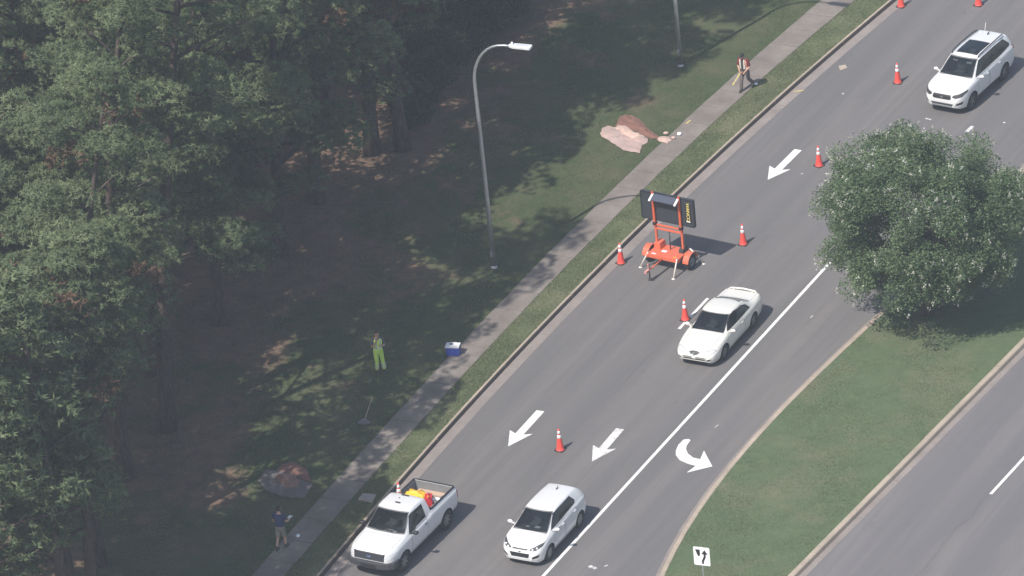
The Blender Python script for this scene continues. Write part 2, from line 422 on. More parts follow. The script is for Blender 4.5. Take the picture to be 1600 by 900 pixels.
# kerbs and gutters cast in lengths with open joints
def kerbline(label, f, side, gw, s0=-36, s1=46, seg=3.0, KW=KW, face='kerb'):
    """side=+1: the road lies at larger t than the kerb face line f"""
    root = tag(empty('kerb', W(0, f(0), 0)), label=label, kind='structure'); inv = Vector(root.location)
    runs = [(-300, s0)] + [(s0+i*seg, s0+(i+1)*seg) for i in range(int((s1-s0)/seg))] + [(s1, 300)]
    prof = [(-KW, -.05), (-KW, KH-.008), (-KW+.012, KH+.004), (-.05, KH+.004), (-.02, KH-.02), (.012, .012), (.012, -.05)]
    for a, b in runs:
        mb = MB(); n = 2 if b-a < 10 else 30; dz = random.uniform(-.006, .006)
        ss = [a+.008 + (b-a-.016)*i/n for i in range(n+1)]
        vs = []; fs = []; k = len(prof)
        for s in ss:
            for t, z in prof: vs.append(W(s, f(s)+side*t, z+(dz if z > 0 else 0)) - inv)
        for i in range(n):
            for j in range(k): fs.append((i*k+j, i*k+(j+1) % k, (i+1)*k+(j+1) % k, (i+1)*k+j))
        fs.append(tuple(range(k))); fs.append(tuple(n*k+j for j in range(k)))
        mb.add(vs, fs)
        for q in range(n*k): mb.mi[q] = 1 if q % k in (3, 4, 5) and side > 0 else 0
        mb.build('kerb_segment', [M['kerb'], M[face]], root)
        mb = MB(); prof2 = [(.014, -.05), (.014, .004), (gw, .006), (gw, -.05)]; k = 4; vs = []; fs = []
        for s in ss:
            for t, z in prof2: vs.append(W(s, f(s)+side*t, z) - inv)
        for i in range(n):
            for j in range(k): fs.append((i*k+j, i*k+(j+1) % k, (i+1)*k+(j+1) % k, (i+1)*k+j))
        fs.append(tuple(range(k))); fs.append(tuple(n*k+j for j in range(k)))
        mb.add(vs, fs); mb.build('gutter_slab', M['gutter'], root)
    return root
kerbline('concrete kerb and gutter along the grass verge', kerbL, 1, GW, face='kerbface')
kerbline('concrete kerb on the turn lane side of the median', medL, -1, GWM, KW=.22)
kerbline('concrete kerb on the far carriageway side of the median', medR, 1, GWR, KW=.24)
# sidewalk of separate slabs
walk = tag(empty('sidewalk', W(0, walkL(0), 0)), label='grey concrete sidewalk beside the grass verge', kind='structure')
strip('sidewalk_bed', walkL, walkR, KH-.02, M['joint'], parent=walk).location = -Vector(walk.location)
s = -36.0
while s < 46:
    L = 1.55; vs = []; a, b = s+.014, s+L-.014; dz = random.uniform(-.005, .006); i0 = Vector(walk.location)
    for z in (KH-.05, KH+.010+dz):
        for ss, f, e in ((a, walkL, .01), (a, walkR, -.01), (b, walkR, -.01), (b, walkL, .01)): vs.append(W(ss, f(ss)+e*random.uniform(-2.5, 1.2), z) - i0)
    mb = MB(); mb.add(vs, [(3, 2, 1, 0), (4, 5, 6, 7), (0, 1, 5, 4), (1, 2, 6, 5), (2, 3, 7, 6), (3, 0, 4, 7)])
    mb.build('slab', M['concrete'], walk); s += L

# ------------------------------------------------------------------ painted markings (children of the road sheets)
def flat(name, pts, mat, parent, z=.004, worn=0):
    mb = MB(); n = len(pts); mb.add([(p.x, p.y, z) for p in pts], [tuple(range(n))]); return mb.build(name, mat, parent)
def pxpoly(l, h=0): return [G(x, y, h) for x, y in l]
def arrow(tip, tail, mat):
    a, b = G(*tip), G(*tail); d = (b-a); L = d.length; d.normalize(); n = Vector((-d.y, d.x, 0))
    hw, hl, sw = .48, 1.15, .165
    P = [(0, 0), (hl, hw), (hl-.16, sw), (L, sw), (L, -sw), (hl-.16, -sw), (hl, -hw)]
    flat('lane_arrow', [a + d*u + n*v for u, v in P], mat, road)
arrow((794, 697.5), (844.5, 642), M['paint']); arrow((925, 721), (969, 670), M['paint_mid']); arrow((1199.5, 281), (1247, 234), M['paint'])
flat('turn_arrow', pxpoly([(1068, 687), (1060, 695), (1056, 704), (1056, 711), (1062, 719), (1074, 724.5), (1087, 728), (1073, 738.5), (1113, 728.8), (1100, 704), (1094, 717.5), (1083, 715), (1075, 709), (1072, 702), (1073, 696), (1079, 688), (1076, 686)]), M['paint'], road)
def stripe(name, f, s0, s1, wd, mat, parent, n=1, z=.004):
    pts = [W(s0+(s1-s0)*i/n, f(s0+(s1-s0)*i/n)-wd/2, z) for i in range(n+1)] + [W(s0+(s1-s0)*i/n, f(s0+(s1-s0)*i/n)+wd/2, z) for i in range(n, -1, -1)]
    mb = MB(); vs = []; fs = []
    for i in range(n+1): vs += [pts[i], pts[2*n+1-i]]
    for i in range(n): fs.append((2*i, 2*i+1, 2*i+3, 2*i+2))
    mb.add(vs, fs); return mb.build(name, mat, parent)
sA = st(G(1297, 410))[0]
stripe('lane_line', lineW, -60, sA, .13, M['paint'], road, 40)
0 and stripe('lane_line', lineW, st(G(1500, 212))[0], st(G(1516, 199))[0], .13, M['paint_old'], road)
def dash(a, b, wd, mat, parent, name='lane_dash', z=.004):
    p, q = G(*a), G(*b); d = (q-p).normalized(); n = Vector((-d.y, d.x, 0))*wd/2
    flat(name, [p-n, q-n, q+n, p+n], mat, parent, z)
dash((1061, 514), (1106, 466), .12, M['paint'], road); dash((1548, 772), (1603, 712), .12, M['paint'], road2); dash((1706, 605), (1761, 545), .12, M['paint'], road2)
dash((1390, 942), (1445, 884), .12, M['paint_old'], road2) if False else None
for a, b, wd in (((1281, 290), (1285, 287), .09), ((1289, 283), (1293, 280), .06), ((1510, 206), (1520, 197), .16), ((1446, 185), (1455, 187), .07), ((1117, 668), (1122, 664), .04),
                 ((921, 884), (925, 887), .16), ((927, 886), (931, 889), .14), ((944, 885), (950, 883), .06), ((1266, 497), (1270, 493), .04), ((1316, 147), (1318, 146), .1), ((1252, 272), (1254, 271), .07), ((1568, 192), (1570, 191), .1)):
    dash(a, b, wd, M['paint_old'], road, 'paint_fleck')
flat('patch', pxpoly([(1310, 103), (1321, 101), (1324, 106), (1313, 110)]), M['kerb'], road, .005)
dash((1228, 146), (1262, 136), .09, M['yellow_paint'], road, 'yellow_mark', .009) if False else None
def crack(a, b, n, wd, parent, wob=.06):
    p, q = G(*a), G(*b); d = q-p; nn = Vector((-d.y, d.x, 0)).normalized(); L = []; Rr = []
    off = 0
    for i in range(n+1):
        off = off*.7 + random.uniform(-wob, wob); c = p + d*(i/n) + nn*off; hw = wd/2*random.uniform(.4, 1.2)
        L.append(c+nn*hw); Rr.append(c-nn*hw)
    vs = []; fs = []
    for i in range(n+1): vs += [(L[i].x, L[i].y, .003), (Rr[i].x, Rr[i].y, .003)]
    for i in range(n): fs.append((2*i, 2*i+1, 2*i+3, 2*i+2))
    mb = MB(); mb.add(vs, fs); mb.build('crack', M['crack'], parent)
crack((890, 684), (1058, 516), 40, .035, road); crack((838, 745), (868, 706), 8, .03, road); crack((1112, 460), (1285, 287), 40, .022, road, .05)
crack((1296, 276), (1520, 50), 40, .02, road, .05); crack((1425, 905), (1530, 790), 24, .03, road2); crack((1530, 790), (1640, 675), 24, .02, road2); crack((1150, 905), (1180, 880), 8, .02, road2) if False else None
crack((780, 640), (900, 520), 20, .018, road); crack((1190, 372), (1216, 366), 6, .03, road); crack((1250, 427), (1266, 421), 5, .03, road)
crack((905, 742), (918, 728), 5, .03, road)
# yellow utility marks sprayed on the sidewalk edge and gutter
for a, b, h in (((1145, 133), (1159, 110), .17), ((1240, 143), (1256, 141), .012), ((1072, 193), (1079, 188), .17)):
    p, q = G(*a, h), G(*b, h); d = (q-p).normalized(); nn = Vector((-d.y, d.x, 0))*.035
    tag(flat('spray_mark', [p-nn, q-nn, q+nn, p+nn], M['yellow_paint'], None, h+.003), 'yellow sprayed utility mark on the concrete near the walking worker' if h > .1 and a[0] > 1100 else ('yellow sprayed mark in the gutter past the walking worker' if h < .1 else 'short yellow sprayed mark at the sidewalk edge near the dug hole'), 'paint mark')

# ------------------------------------------------------------------ cars: one lofted shell, cut along its real panel lines
def pchip(kn):
    xs = [k[0] for k in kn]; ys = [k[1] for k in kn]; n = len(xs)
    h = [xs[i+1]-xs[i] for i in range(n-1)]; d = [(ys[i+1]-ys[i])/h[i] for i in range(n-1)]
    m = [0.0]*n; m[0] = d[0]; m[-1] = d[-1]
    for i in range(1, n-1):
        if d[i-1]*d[i] > 0:
            w1 = 2*h[i]+h[i-1]; w2 = h[i]+2*h[i-1]; m[i] = (w1+w2)/(w1/d[i-1]+w2/d[i])
    def f(x):
        if x <= xs[0]: return ys[0]
        if x >= xs[-1]: return ys[-1]
        i = max(j for j in range(n-1) if xs[j] <= x)
        t = (x-xs[i])/h[i]; t2 = t*t; t3 = t2*t
        return (2*t3-3*t2+1)*ys[i] + (t3-2*t2+t)*h[i]*m[i] + (-2*t3+3*t2)*ys[i+1] + (t3-t2)*h[i]*m[i+1]
    return f
AX = {'side': (0, 2), 'front': (1, 2), 'top': (0, 1)}
def inside(p, poly):
    c = False; n = len(poly); x, y = p
    for i in range(n):
        x1, y1 = poly[i]; x2, y2 = poly[(i+1) % n]
        if (y1 > y) != (y2 > y) and x < (x2-x1)*(y-y1)/(y2-y1)+x1: c = not c
    return c
def cut(bm, lay, poly, view, test, part, only=None):
    """cut the shell along the polygon drawn in a side, front or top view; faces inside become `part`"""
    a, b = AX[view]; n = len(poly)
    lo = (min(p[0] for p in poly)-.02, min(p[1] for p in poly)-.02); hi = (max(p[0] for p in poly)+.02, max(p[1] for p in poly)+.02)
    for i in range(n):
        p, q = poly[i], poly[(i+1) % n]; co = [0, 0, 0]; no = [0, 0, 0]
        co[a], co[b] = p; no[a], no[b] = q[1]-p[1], p[0]-q[0]
        el = (min(p[0], q[0])-.03, min(p[1], q[1])-.03, max(p[0], q[0])+.03, max(p[1], q[1])+.03)
        fs = []
        for f in bm.faces:
            c = f.calc_center_median()
            if not test(c, f.normal): continue
            vv = [v.co for v in f.verts]
            if max(v[a] for v in vv) < el[0] or min(v[a] for v in vv) > el[2] or max(v[b] for v in vv) < el[1] or min(v[b] for v in vv) > el[3]: continue
            fs.append(f)
        if not fs: continue
        geom = set(fs)
        for f in fs: geom.update(f.edges); geom.update(f.verts)
        bmesh.ops.bisect_plane(bm, geom=list(geom), plane_co=co, plane_no=no, dist=1e-5)
    for f in bm.faces:
        c = f.calc_center_median()
        if test(c, f.normal) and (only is None or f[lay] in only) and inside((c[a], c[b]), poly): f[lay] = part
def grow(poly, d):
    """polygon moved outwards by d (convex, either winding)"""
    cx = sum(p[0] for p in poly)/len(poly); cy = sum(p[1] for p in poly)/len(poly)
    out = []; n = len(poly)
    A = sum(poly[i][0]*poly[(i+1) % n][1]-poly[(i+1) % n][0]*poly[i][1] for i in range(n)); sg = 1 if A > 0 else -1
    for i in range(n):
        p0, p1, p2 = poly[i-1], poly[i], poly[(i+1) % n]
        def nrm(u, v):
            dx, dy = v[0]-u[0], v[1]-u[1]; l = math.hypot(dx, dy) or 1; return (dy/l*sg, -dx/l*sg)
        n1, n2 = nrm(p0, p1), nrm(p1, p2); k = 1+n1[0]*n2[0]+n1[1]*n2[1]; k = max(k, .4)
        out.append((p1[0]+(n1[0]+n2[0])/k*d, p1[1]+(n1[1]+n2[1])/k*d))
    return out
def wheel(root, x, y, r, wd, rimmat, spokes=5):
    """wheel centred on (x, y, r); outer face towards sign(y)"""
    sg = 1 if y > 0 else -1
    T = Matrix.Translation((x, y, r)) @ Matrix.Rotation(R(-90*sg), 4, 'X')
    rr = r*.68
    a = MB(); a.lathe([(rr, -wd/2), (r*.93, -wd/2), (r, -wd*.3), (r, wd*.3), (r*.94, wd/2), (r*.8, wd*.52), (rr, wd*.46)], 28, T)
    wr = a.build('wheel', M['tyre'], root)
    b = MB(); b.lathe([(rr, wd*.47), (rr*.93, wd*.5), (rr*.9, wd*.3), (rr*.3, wd*.25), (.0, wd*.25)], 28, T, 1)
    for k in range(spokes):
        q = 2*math.pi*k/spokes
        Q = T @ Matrix.Rotation(q, 4, 'Z'); b.box((rr*.52, 0, wd*.36), (rr*.86, rr*.30, wd*.14), Q)
    b.lathe([(rr*.30, wd*.34), (rr*.28, wd*.46), (0.001, wd*.47)], 14, T)
    b.build('rim', [rimmat, M['black']], wr)
def make_car(name, label, cat, sp):
    root = tag(empty(name), label, cat)
    fW, fB, fT, fE, fK, fS = [pchip(sp[k]) for k in ('plan', 'belt', 'top', 'edge', 'crown', 'sill')]
    x0, x1 = sp['plan'][0][0], sp['plan'][-1][0]
    xs = sorted(set([round(x0+(x1-x0)*i/84, 4) for i in range(85)] + [x0+d for d in (.012, .03, .06)] + [x1-d for d in (.012, .03, .06)] + sp.get('extra', [])))
    def ring(x):
        Wd, zs, zc, wt, zb = fW(x), fB(x), fT(x), fE(x), fS(x); zt = zc-fK(x)
        zm = zb+(zs-zb)*.56; P = []
        low = [(Wd-.085, zb-.02), (Wd-.05, zb+.03), (Wd-.018, zb+(zm-zb)*.45), (Wd-.002, zm-.05), (Wd, zm+.06), (Wd-.012, zs-(zs-zm)*.40), (Wd-.038, zs-.045), (Wd-.075, zs)]
        for i in range(len(low)-1):
            P.append(low[i]); P.append(((low[i][0]+low[i+1][0])/2 + .002, (low[i][1]+low[i+1][1])/2))
        P.append(low[-1]); c = low[-1]
        for k in range(1, 6):
            u = k/6; P.append((c[0]+(wt-c[0])*u + .016*math.sin(math.pi*u), c[1]+(zt-c[1])*u))
        P.append((wt, zt)); P.append((wt-.03, zt+min(.022, fK(x)*.35)))
        for k in range(1, 8):
            u = 1-k/7; ww = (wt-.03)*u; P.append((ww, zc-(fK(x)*.65)*(u**2.4)))
        return P
    bm = bmesh.new(); lay = bm.faces.layers.int.new('part'); rows = []
    for x in xs:
        h = ring(x); row = [bm.verts.new((x, y, z)) for y, z in h] + [bm.verts.new((x, -y, z)) for y, z in h[-2::-1]]
        rows.append(row)
    nn = len(rows[0])
    for i in range(len(rows)-1):
        for j in range(nn-1): bm.faces.new((rows[i][j], rows[i][j+1], rows[i+1][j+1], rows[i+1][j]))
    for row, sg in ((rows[0], -1), (rows[-1], 1)):
        for j in range(nn//2):
            q = (row[j], row[j+1], row[nn-2-j], row[nn-1-j])
            q = tuple(dict.fromkeys(q))
            if len(q) > 2: bm.faces.new(q if sg > 0 else q[::-1])
    bmesh.ops.recalc_face_normals(bm, faces=bm.faces)
    # make sure normals point out
    if sum((f.calc_center_median()-Vector((0, 0, .7))).dot(f.normal)*f.calc_area() for f in bm.faces) < 0: bmesh.ops.reverse_faces(bm, faces=bm.faces)
    parts = {0: ('body', sp['paint'], None)}; pid = [0]
    def newpart(nm, mat, parent=0): pid[0] += 1; parts[pid[0]] = (nm, mat, parent); return pid[0]
    SEAM = newpart('panel_gap', M['seam'])
    hole = 999
    for entry in sp['cuts']:
        nm, view, poly, mat, opt = entry
        sides = (1, -1) if opt.get('mirror', view != 'top' and view != 'front' or False) else (1,)
        for sg in sides:
            pl = [(p[0]*sg, p[1]) for p in poly] if view == 'front' else ([(p[0], p[1]*sg) for p in poly] if view == 'top' else poly)
            xr = opt.get('x', (-9, 9)); zr = opt.get('z', (-9, 9)); mn = opt.get('n', None)
            def test(c, n, sg=sg, xr=xr, zr=zr, view=view):
                if not (xr[0] < c.x < xr[1] and zr[0] < c.z < zr[1]): return False
                if view == 'side': return c.y*sg > .25 and (abs(n.y) > .12 or c.z < .9)
                if view == 'front': return n.x*opt.get('dir', 1) > .10 if mn is None else n.x*opt.get('dir', 1) > mn
                return n.z > .15
            par = opt.get('parent', 0)
            if opt.get('gap'):
                cut(bm, lay, grow(pl, opt['gap']), view, test, SEAM, only=opt.get('only'))
            k = hole if nm == 'hole' else newpart(nm, mat, par)
            cut(bm, lay, pl, view, test, k, only=None if not opt.get('only') else opt['only']+[SEAM])
            if nm == 'door': sp.setdefault('_doors', []).append(k)
    # wheel arches
    rw = sp['wheel_r']; ra = sp.get('arch_r', rw+.065)
    for wx in sp['axles']:
        for sg in (1, -1):
            pl = [(wx+ra*math.cos(a), rw+ra*math.sin(a)) for a in [math.pi*2*i/24 for i in range(24)]]
            cut(bm, lay, pl, 'side', lambda c, n, sg=sg: c.y*sg > .3 and c.z < rw+ra+.05, hole)
    bm.normal_update()
    objs = {}
    order = sorted(parts)
    nor = {}
    bm.verts.ensure_lookup_table(); bm.verts.index_update()
    for v in bm.verts: nor[v.index] = v.normal.copy()
    for k in order:
        fs = [f for f in bm.faces if f[lay] == k]
        if not fs: continue
        idx = {}; vs = []; ns = []; F = []
        off = sp.get('inset', 0)
        for f in fs:
            q = []
            for v in f.verts:
                if v.index not in idx: idx[v.index] = len(vs); vs.append(v.co.copy()); ns.append(nor[v.index])
                q.append(idx[v.index])
            F.append(q)
        nm, mat, par = parts[k]
        me = bpy.data.meshes.new(nm); me.from_pydata([tuple(v) for v in vs], [], F); me.materials.append(mat)
        me.polygons.foreach_set('use_smooth', [True]*len(F)); me.update()
        me.normals_split_custom_set_from_vertices([tuple(n) for n in ns])
        if len(me.polygons): 
            o = link(nm, me, root if (k == 0 or par == 0) else objs.get(par, root)); objs[k] = o
            if nm == 'panel_gap': o['kind'] = 'stuff'
    bm.free()
    # underbody, arch liners, wheels
    wmax = max(p[1] for p in sp['plan'])
    mb = MB(); zb = min(p[1] for p in sp['sill'])
    mb.box(((x0+x1)/2, 0, zb+.05), (x1-x0-.35, wmax*2-.5, .10))
    for wx in sp['axles']:
        mb.tube([(wx, -wmax+.12, rw), (wx, wmax-.12, rw)], .05, 6)
    for wx in sp['axles']:
        for sg in (1, -1):
            vs = []; fs = []; n = 14
            for i in range(n+1):
                a = math.pi*1.08*i/n - .12; x_, z_ = wx+(ra+.012)*math.cos(a), rw+(ra+.012)*math.sin(a)
                vs += [(x_, sg*(wmax-.055), z_), (x_, sg*(wmax-.33), z_)]
            for i in range(n): fs.append((2*i, 2*i+1, 2*i+3, 2*i+2))
            b = len(vs); vs.append((wx, sg*(wmax-.33), rw)); fs += [(b, 2*i+1, 2*i+3) for i in range(n)]
            mb.add(vs, fs)
    mb.build('underbody', M['black'], root)
    for wx in sp['axles']:
        for sg in (1, -1): wheel(root, wx, sg*(wmax-.035-sp.get('tw', .21)/2), rw, sp.get('tw', .21), sp['rim'], sp.get('spokes', 5))
    # cabin behind the glass
    cx0, cx1, cw, fz, sz = sp['cabin']
    mb = MB(); mb.box(((cx0+cx1)/2, 0, fz), (cx1-cx0, cw*2, .06)); mb.box((cx1+.02, 0, fz+.28), (.34, cw*2-.02, .42)); mb.box((cx1-.14, 0, fz+.46), (.28, cw*2-.1, .10), None, 0, .85)
    for sg in (1, -1): mb.box(((cx0+cx1)/2, sg*(cw-.01), fz+.22), (cx1-cx0, .05, .45))
    mb.box((cx0-.03, 0, fz+.22), (.05, cw*2, .45))
    cab = mb.build('dashboard', M['interior'], root)
    mb = MB(); mb.tube([(cx1-.36+.11*math.cos(a)*.5, .37+.17*math.sin(a), fz+.52+.16*math.cos(a)) for a in [2*math.pi*i/12 for i in range(13)]], .014, 6, False); mb.tube([(cx1-.36, .37, fz+.52), (cx1-.1, .37, fz+.42)], .03, 6)
    mb.build('steering_wheel', M['black'], cab)
    for rx in sp['seats']:
        for yy in (.37, -.37):
            mb = MB(); mb.box((rx, yy, fz+.22), (.5, .48, .16), None, 0, .92)
            Q = Matrix.Translation((rx-.25, yy, fz+.28)) @ Matrix.Rotation(R(-14), 4, 'Y')
            mb.box((0, 0, .26), (.13, .46, .50), Q, 0, .9)
            if rx == sp['seats'][0]: mb.box((.01, 0, .58), (.09, .26, .15), Q, 0, .85)
            mb.build('seat', sp.get('seatmat', M['seatgrey']), cab, bevel=.03)
    # mirrors, handles, wipers
    mx, my, mz = sp['mirror']
    for sg in (1, -1):
        mb = MB(); mb.ball((mx, sg*my, mz), (.075, .115, .075), 12, 8); mb.box((mx+.01, sg*(my-.12), mz-.04), (.07, .12, .035))
        mm = mb.build('mirror', sp.get('mirmat', sp['paint']), root)
        mb = MB(); mb.box((mx-.066, sg*my, mz), (.012, .17, .10)); mb.build('mirror_glass', M['tint'], mm)
    for hx, hy, hz in sp['handles']:
        for sg in (1, -1):
            mb = MB(); mb.box((hx, sg*hy, hz), (.17, .035, .028)); mb.build('handle', sp.get('hmat', sp['paint']), root, bevel=.008)
    for wy in (.12, -.42):
        p = sp['wiper']; mb = MB()
        mb.tube([(p[0]+.03, wy+.25, p[1]+.0), (p[0]-.02, wy-.30, p[1]+.035)], .010, 5); mb.build('wiper', M['black'], root)
    return root
def ell(cx, cy, a, b, n=12): return [(cx+a*math.cos(2*math.pi*i/n), cy+b*math.sin(2*math.pi*i/n)) for i in range(n)]
def badge(root, x, y, z, a, b, mat, ring=None, tilt=0):
    T = Matrix.Translation((x, y, z)) @ Matrix.Rotation(R(90+tilt), 4, 'Y') @ Matrix.Rotation(R(90), 4, 'Z')
    mb = MB(); mb.prism(ell(0, 0, a, b, 16), -.01, .012, T); o = mb.build('badge', ring or M['chrome'], root)
    if mat: mb = MB(); mb.prism(ell(0, 0, a*.82, b*.74, 16), .013, .017, T); mb.build('badge_face', mat, o)

def set_car(root, fw, rw_, halfw, wb):
    """fw, rw_ = photo pixels where the left front and left rear tyres meet the road"""
    a, b = G(*fw), G(*rw_); d = (a-b).normalized(); left = Vector((-d.y, d.x, 0)); m = (a+b)/2 - left*halfw
    root.location = (m.x, m.y, 0.0); root.rotation_euler = (0, 0, math.atan2(d.y, d.x))

# ---- coupe, early-2000s, two doors
coupe = dict(paint=M['warmwhite'], axles=(1.335, -1.335), wheel_r=.315, rim=M['alloy'], spokes=7, tw=.20,
    plan=[(-2.46, .62), (-2.42, .73), (-2.30, .815), (-2.0, .872), (-1.3, .902), (0, .905), (1.2, .900), (1.75, .868), (2.05, .80), (2.22, .69), (2.30, .54)],
    sill=[(-2.46, .46), (-2.30, .30), (-1.8, .24), (1.9, .22), (2.15, .24), (2.30, .34)],
    belt=[(-2.46, .66), (-2.42, .80), (-2.3, .90), (-1.6, .93), (-.5, .92), (.9, .88), (1.5, .80), (2.0, .67), (2.2, .57), (2.30, .48)],
    top=[(-2.46, .70), (-2.42, .88), (-2.38, .965), (-2.3, .995), (-1.75, 1.005), (-1.5, 1.06), (-.95, 1.325), (-.55, 1.382), (-.15, 1.395), (.12, 1.355), (.35, 1.24), (.95, .965), (1.15, .925), (1.6, .865), (2.0, .76), (2.2, .655), (2.30, .54)],
    edge=[(-2.46, .45), (-2.3, .70), (-1.75, .72), (-1.45, .67), (-.9, .605), (-.4, .615), (.1, .60), (.9, .71), (1.2, .735), (2.0, .62), (2.30, .38)],
    crown=[(-2.46, .01), (-2.3, .02), (-1.6, .03), (-.8, .055), (0, .055), (.95, .035), (1.5, .05), (2.0, .05), (2.3, .02)],
    cuts=[('windscreen', 'front', [(-.67, .945), (.67, .945), (.62, 1.10), (.555, 1.305), (-.555, 1.305), (-.62, 1.10)], M['glass'], dict(x=(.0, 1.0), n=.12, gap=.018)),
          ('rear_window', 'front', [(-.62, 1.035), (.62, 1.035), (.50, 1.30), (-.50, 1.30)], M['tint'], dict(x=(-1.8, -.6), n=.12, dir=-1, gap=.018)),
          ('door', 'side', [(.98, .30), (-.42, .30), (-.52, .60), (-.42, .88), (.92, .865), (1.00, .6)], M['warmwhite'], dict(gap=.014)),
          ('window_surround', 'side', [(.82, .94), (-1.22, .965), (-1.05, 1.16), (-.72, 1.27), (-.36, 1.30), (-.10, 1.335), (.24, 1.295)], M['black'], dict()),
          ('side_window', 'side', [(.74, .955), (-.30, .965), (-.36, 1.27), (-.10, 1.31), (.20, 1.27)], M['tint'], dict()),
          ('side_window', 'side', [(-.38, .965), (-1.12, .985), (-.98, 1.12), (-.72, 1.24), (-.44, 1.265)], M['tint'], dict()),
          ('bonnet', 'top', [(1.02, -.66), (1.02, .66), (1.6, .62), (2.06, .44), (2.14, 0), (2.06, -.44), (1.6, -.62)], M['warmwhite'], dict(x=(.9, 2.3), gap=.010, mirror=False)),
          ('boot_lid', 'top', [(-1.72, -.62), (-1.72, .62), (-2.36, .60), (-2.36, -.60)], M['warmwhite'], dict(x=(-2.44, -1.6), gap=.010, mirror=False)),
          ('headlight', 'front', [(.30, .575), (.66, .60), (.80, .66), (.70, .715), (.42, .675), (.30, .635)], M['lampglass'], dict(x=(1.6, 2.4), mirror=True, gap=.008, n=.05)),
          ('grille', 'front', [(-.24, .645), (-.14, .565), (.14, .565), (.24, .645), (.10, .675), (-.10, .675)], M['black'], dict(x=(1.9, 2.4))),
          ('air_intake', 'front', [(-.50, .36), (.50, .36), (.44, .42), (-.44, .42)], M['black'], dict(x=(1.9, 2.4), n=.2)),
          ('fog_lamp', 'front', [(.55, .36), (.68, .38), (.68, .43), (.55, .42)], M['trim'], dict(x=(1.7, 2.4), mirror=True)),
          ('tail_light', 'front', [(.40, .80), (.74, .78), (.76, .88), (.42, .91)], M['redlamp'], dict(x=(-2.5, -2.1), mirror=True, dir=-1)),
          ],
    cabin=(-1.3, .74, .68, .30, 1), seats=(.0, -.62), mirror=(.70, .97, .945), handles=[(-.30, .895, .80)], wiper=(.93, .985))
t = make_car('parked_car', 'cream-white two-door coupe beside the orange cone, by the solid white line', 'car', coupe)
t.name = 'coupe_car'
badge(t, 2.315, 0, .625, .065, .042, None, M['chrome'], -18)
mb = MB(); mb.box((2.318, 0, .45), (.012, .16, .06)); mb.build('front_plate', M['whiteplastic'], t)
mb = MB(); mb.tube([(-2.30, -.62, .99), (-2.35, -.5, 1.035), (-2.39, 0, 1.045), (-2.35, .5, 1.035), (-2.30, .62, .99)], [.02, .035, .04, .035, .02], 8); mb.box((-2.34, .4, 1.01), (.06, .04, .06)); mb.box((-2.34, -.4, 1.01), (.06, .04, .06)); mb.build('rear_spoiler', M['warmwhite'], t)
set_car(t, (1131.5, 561), (1176, 512), .80, 2.67)

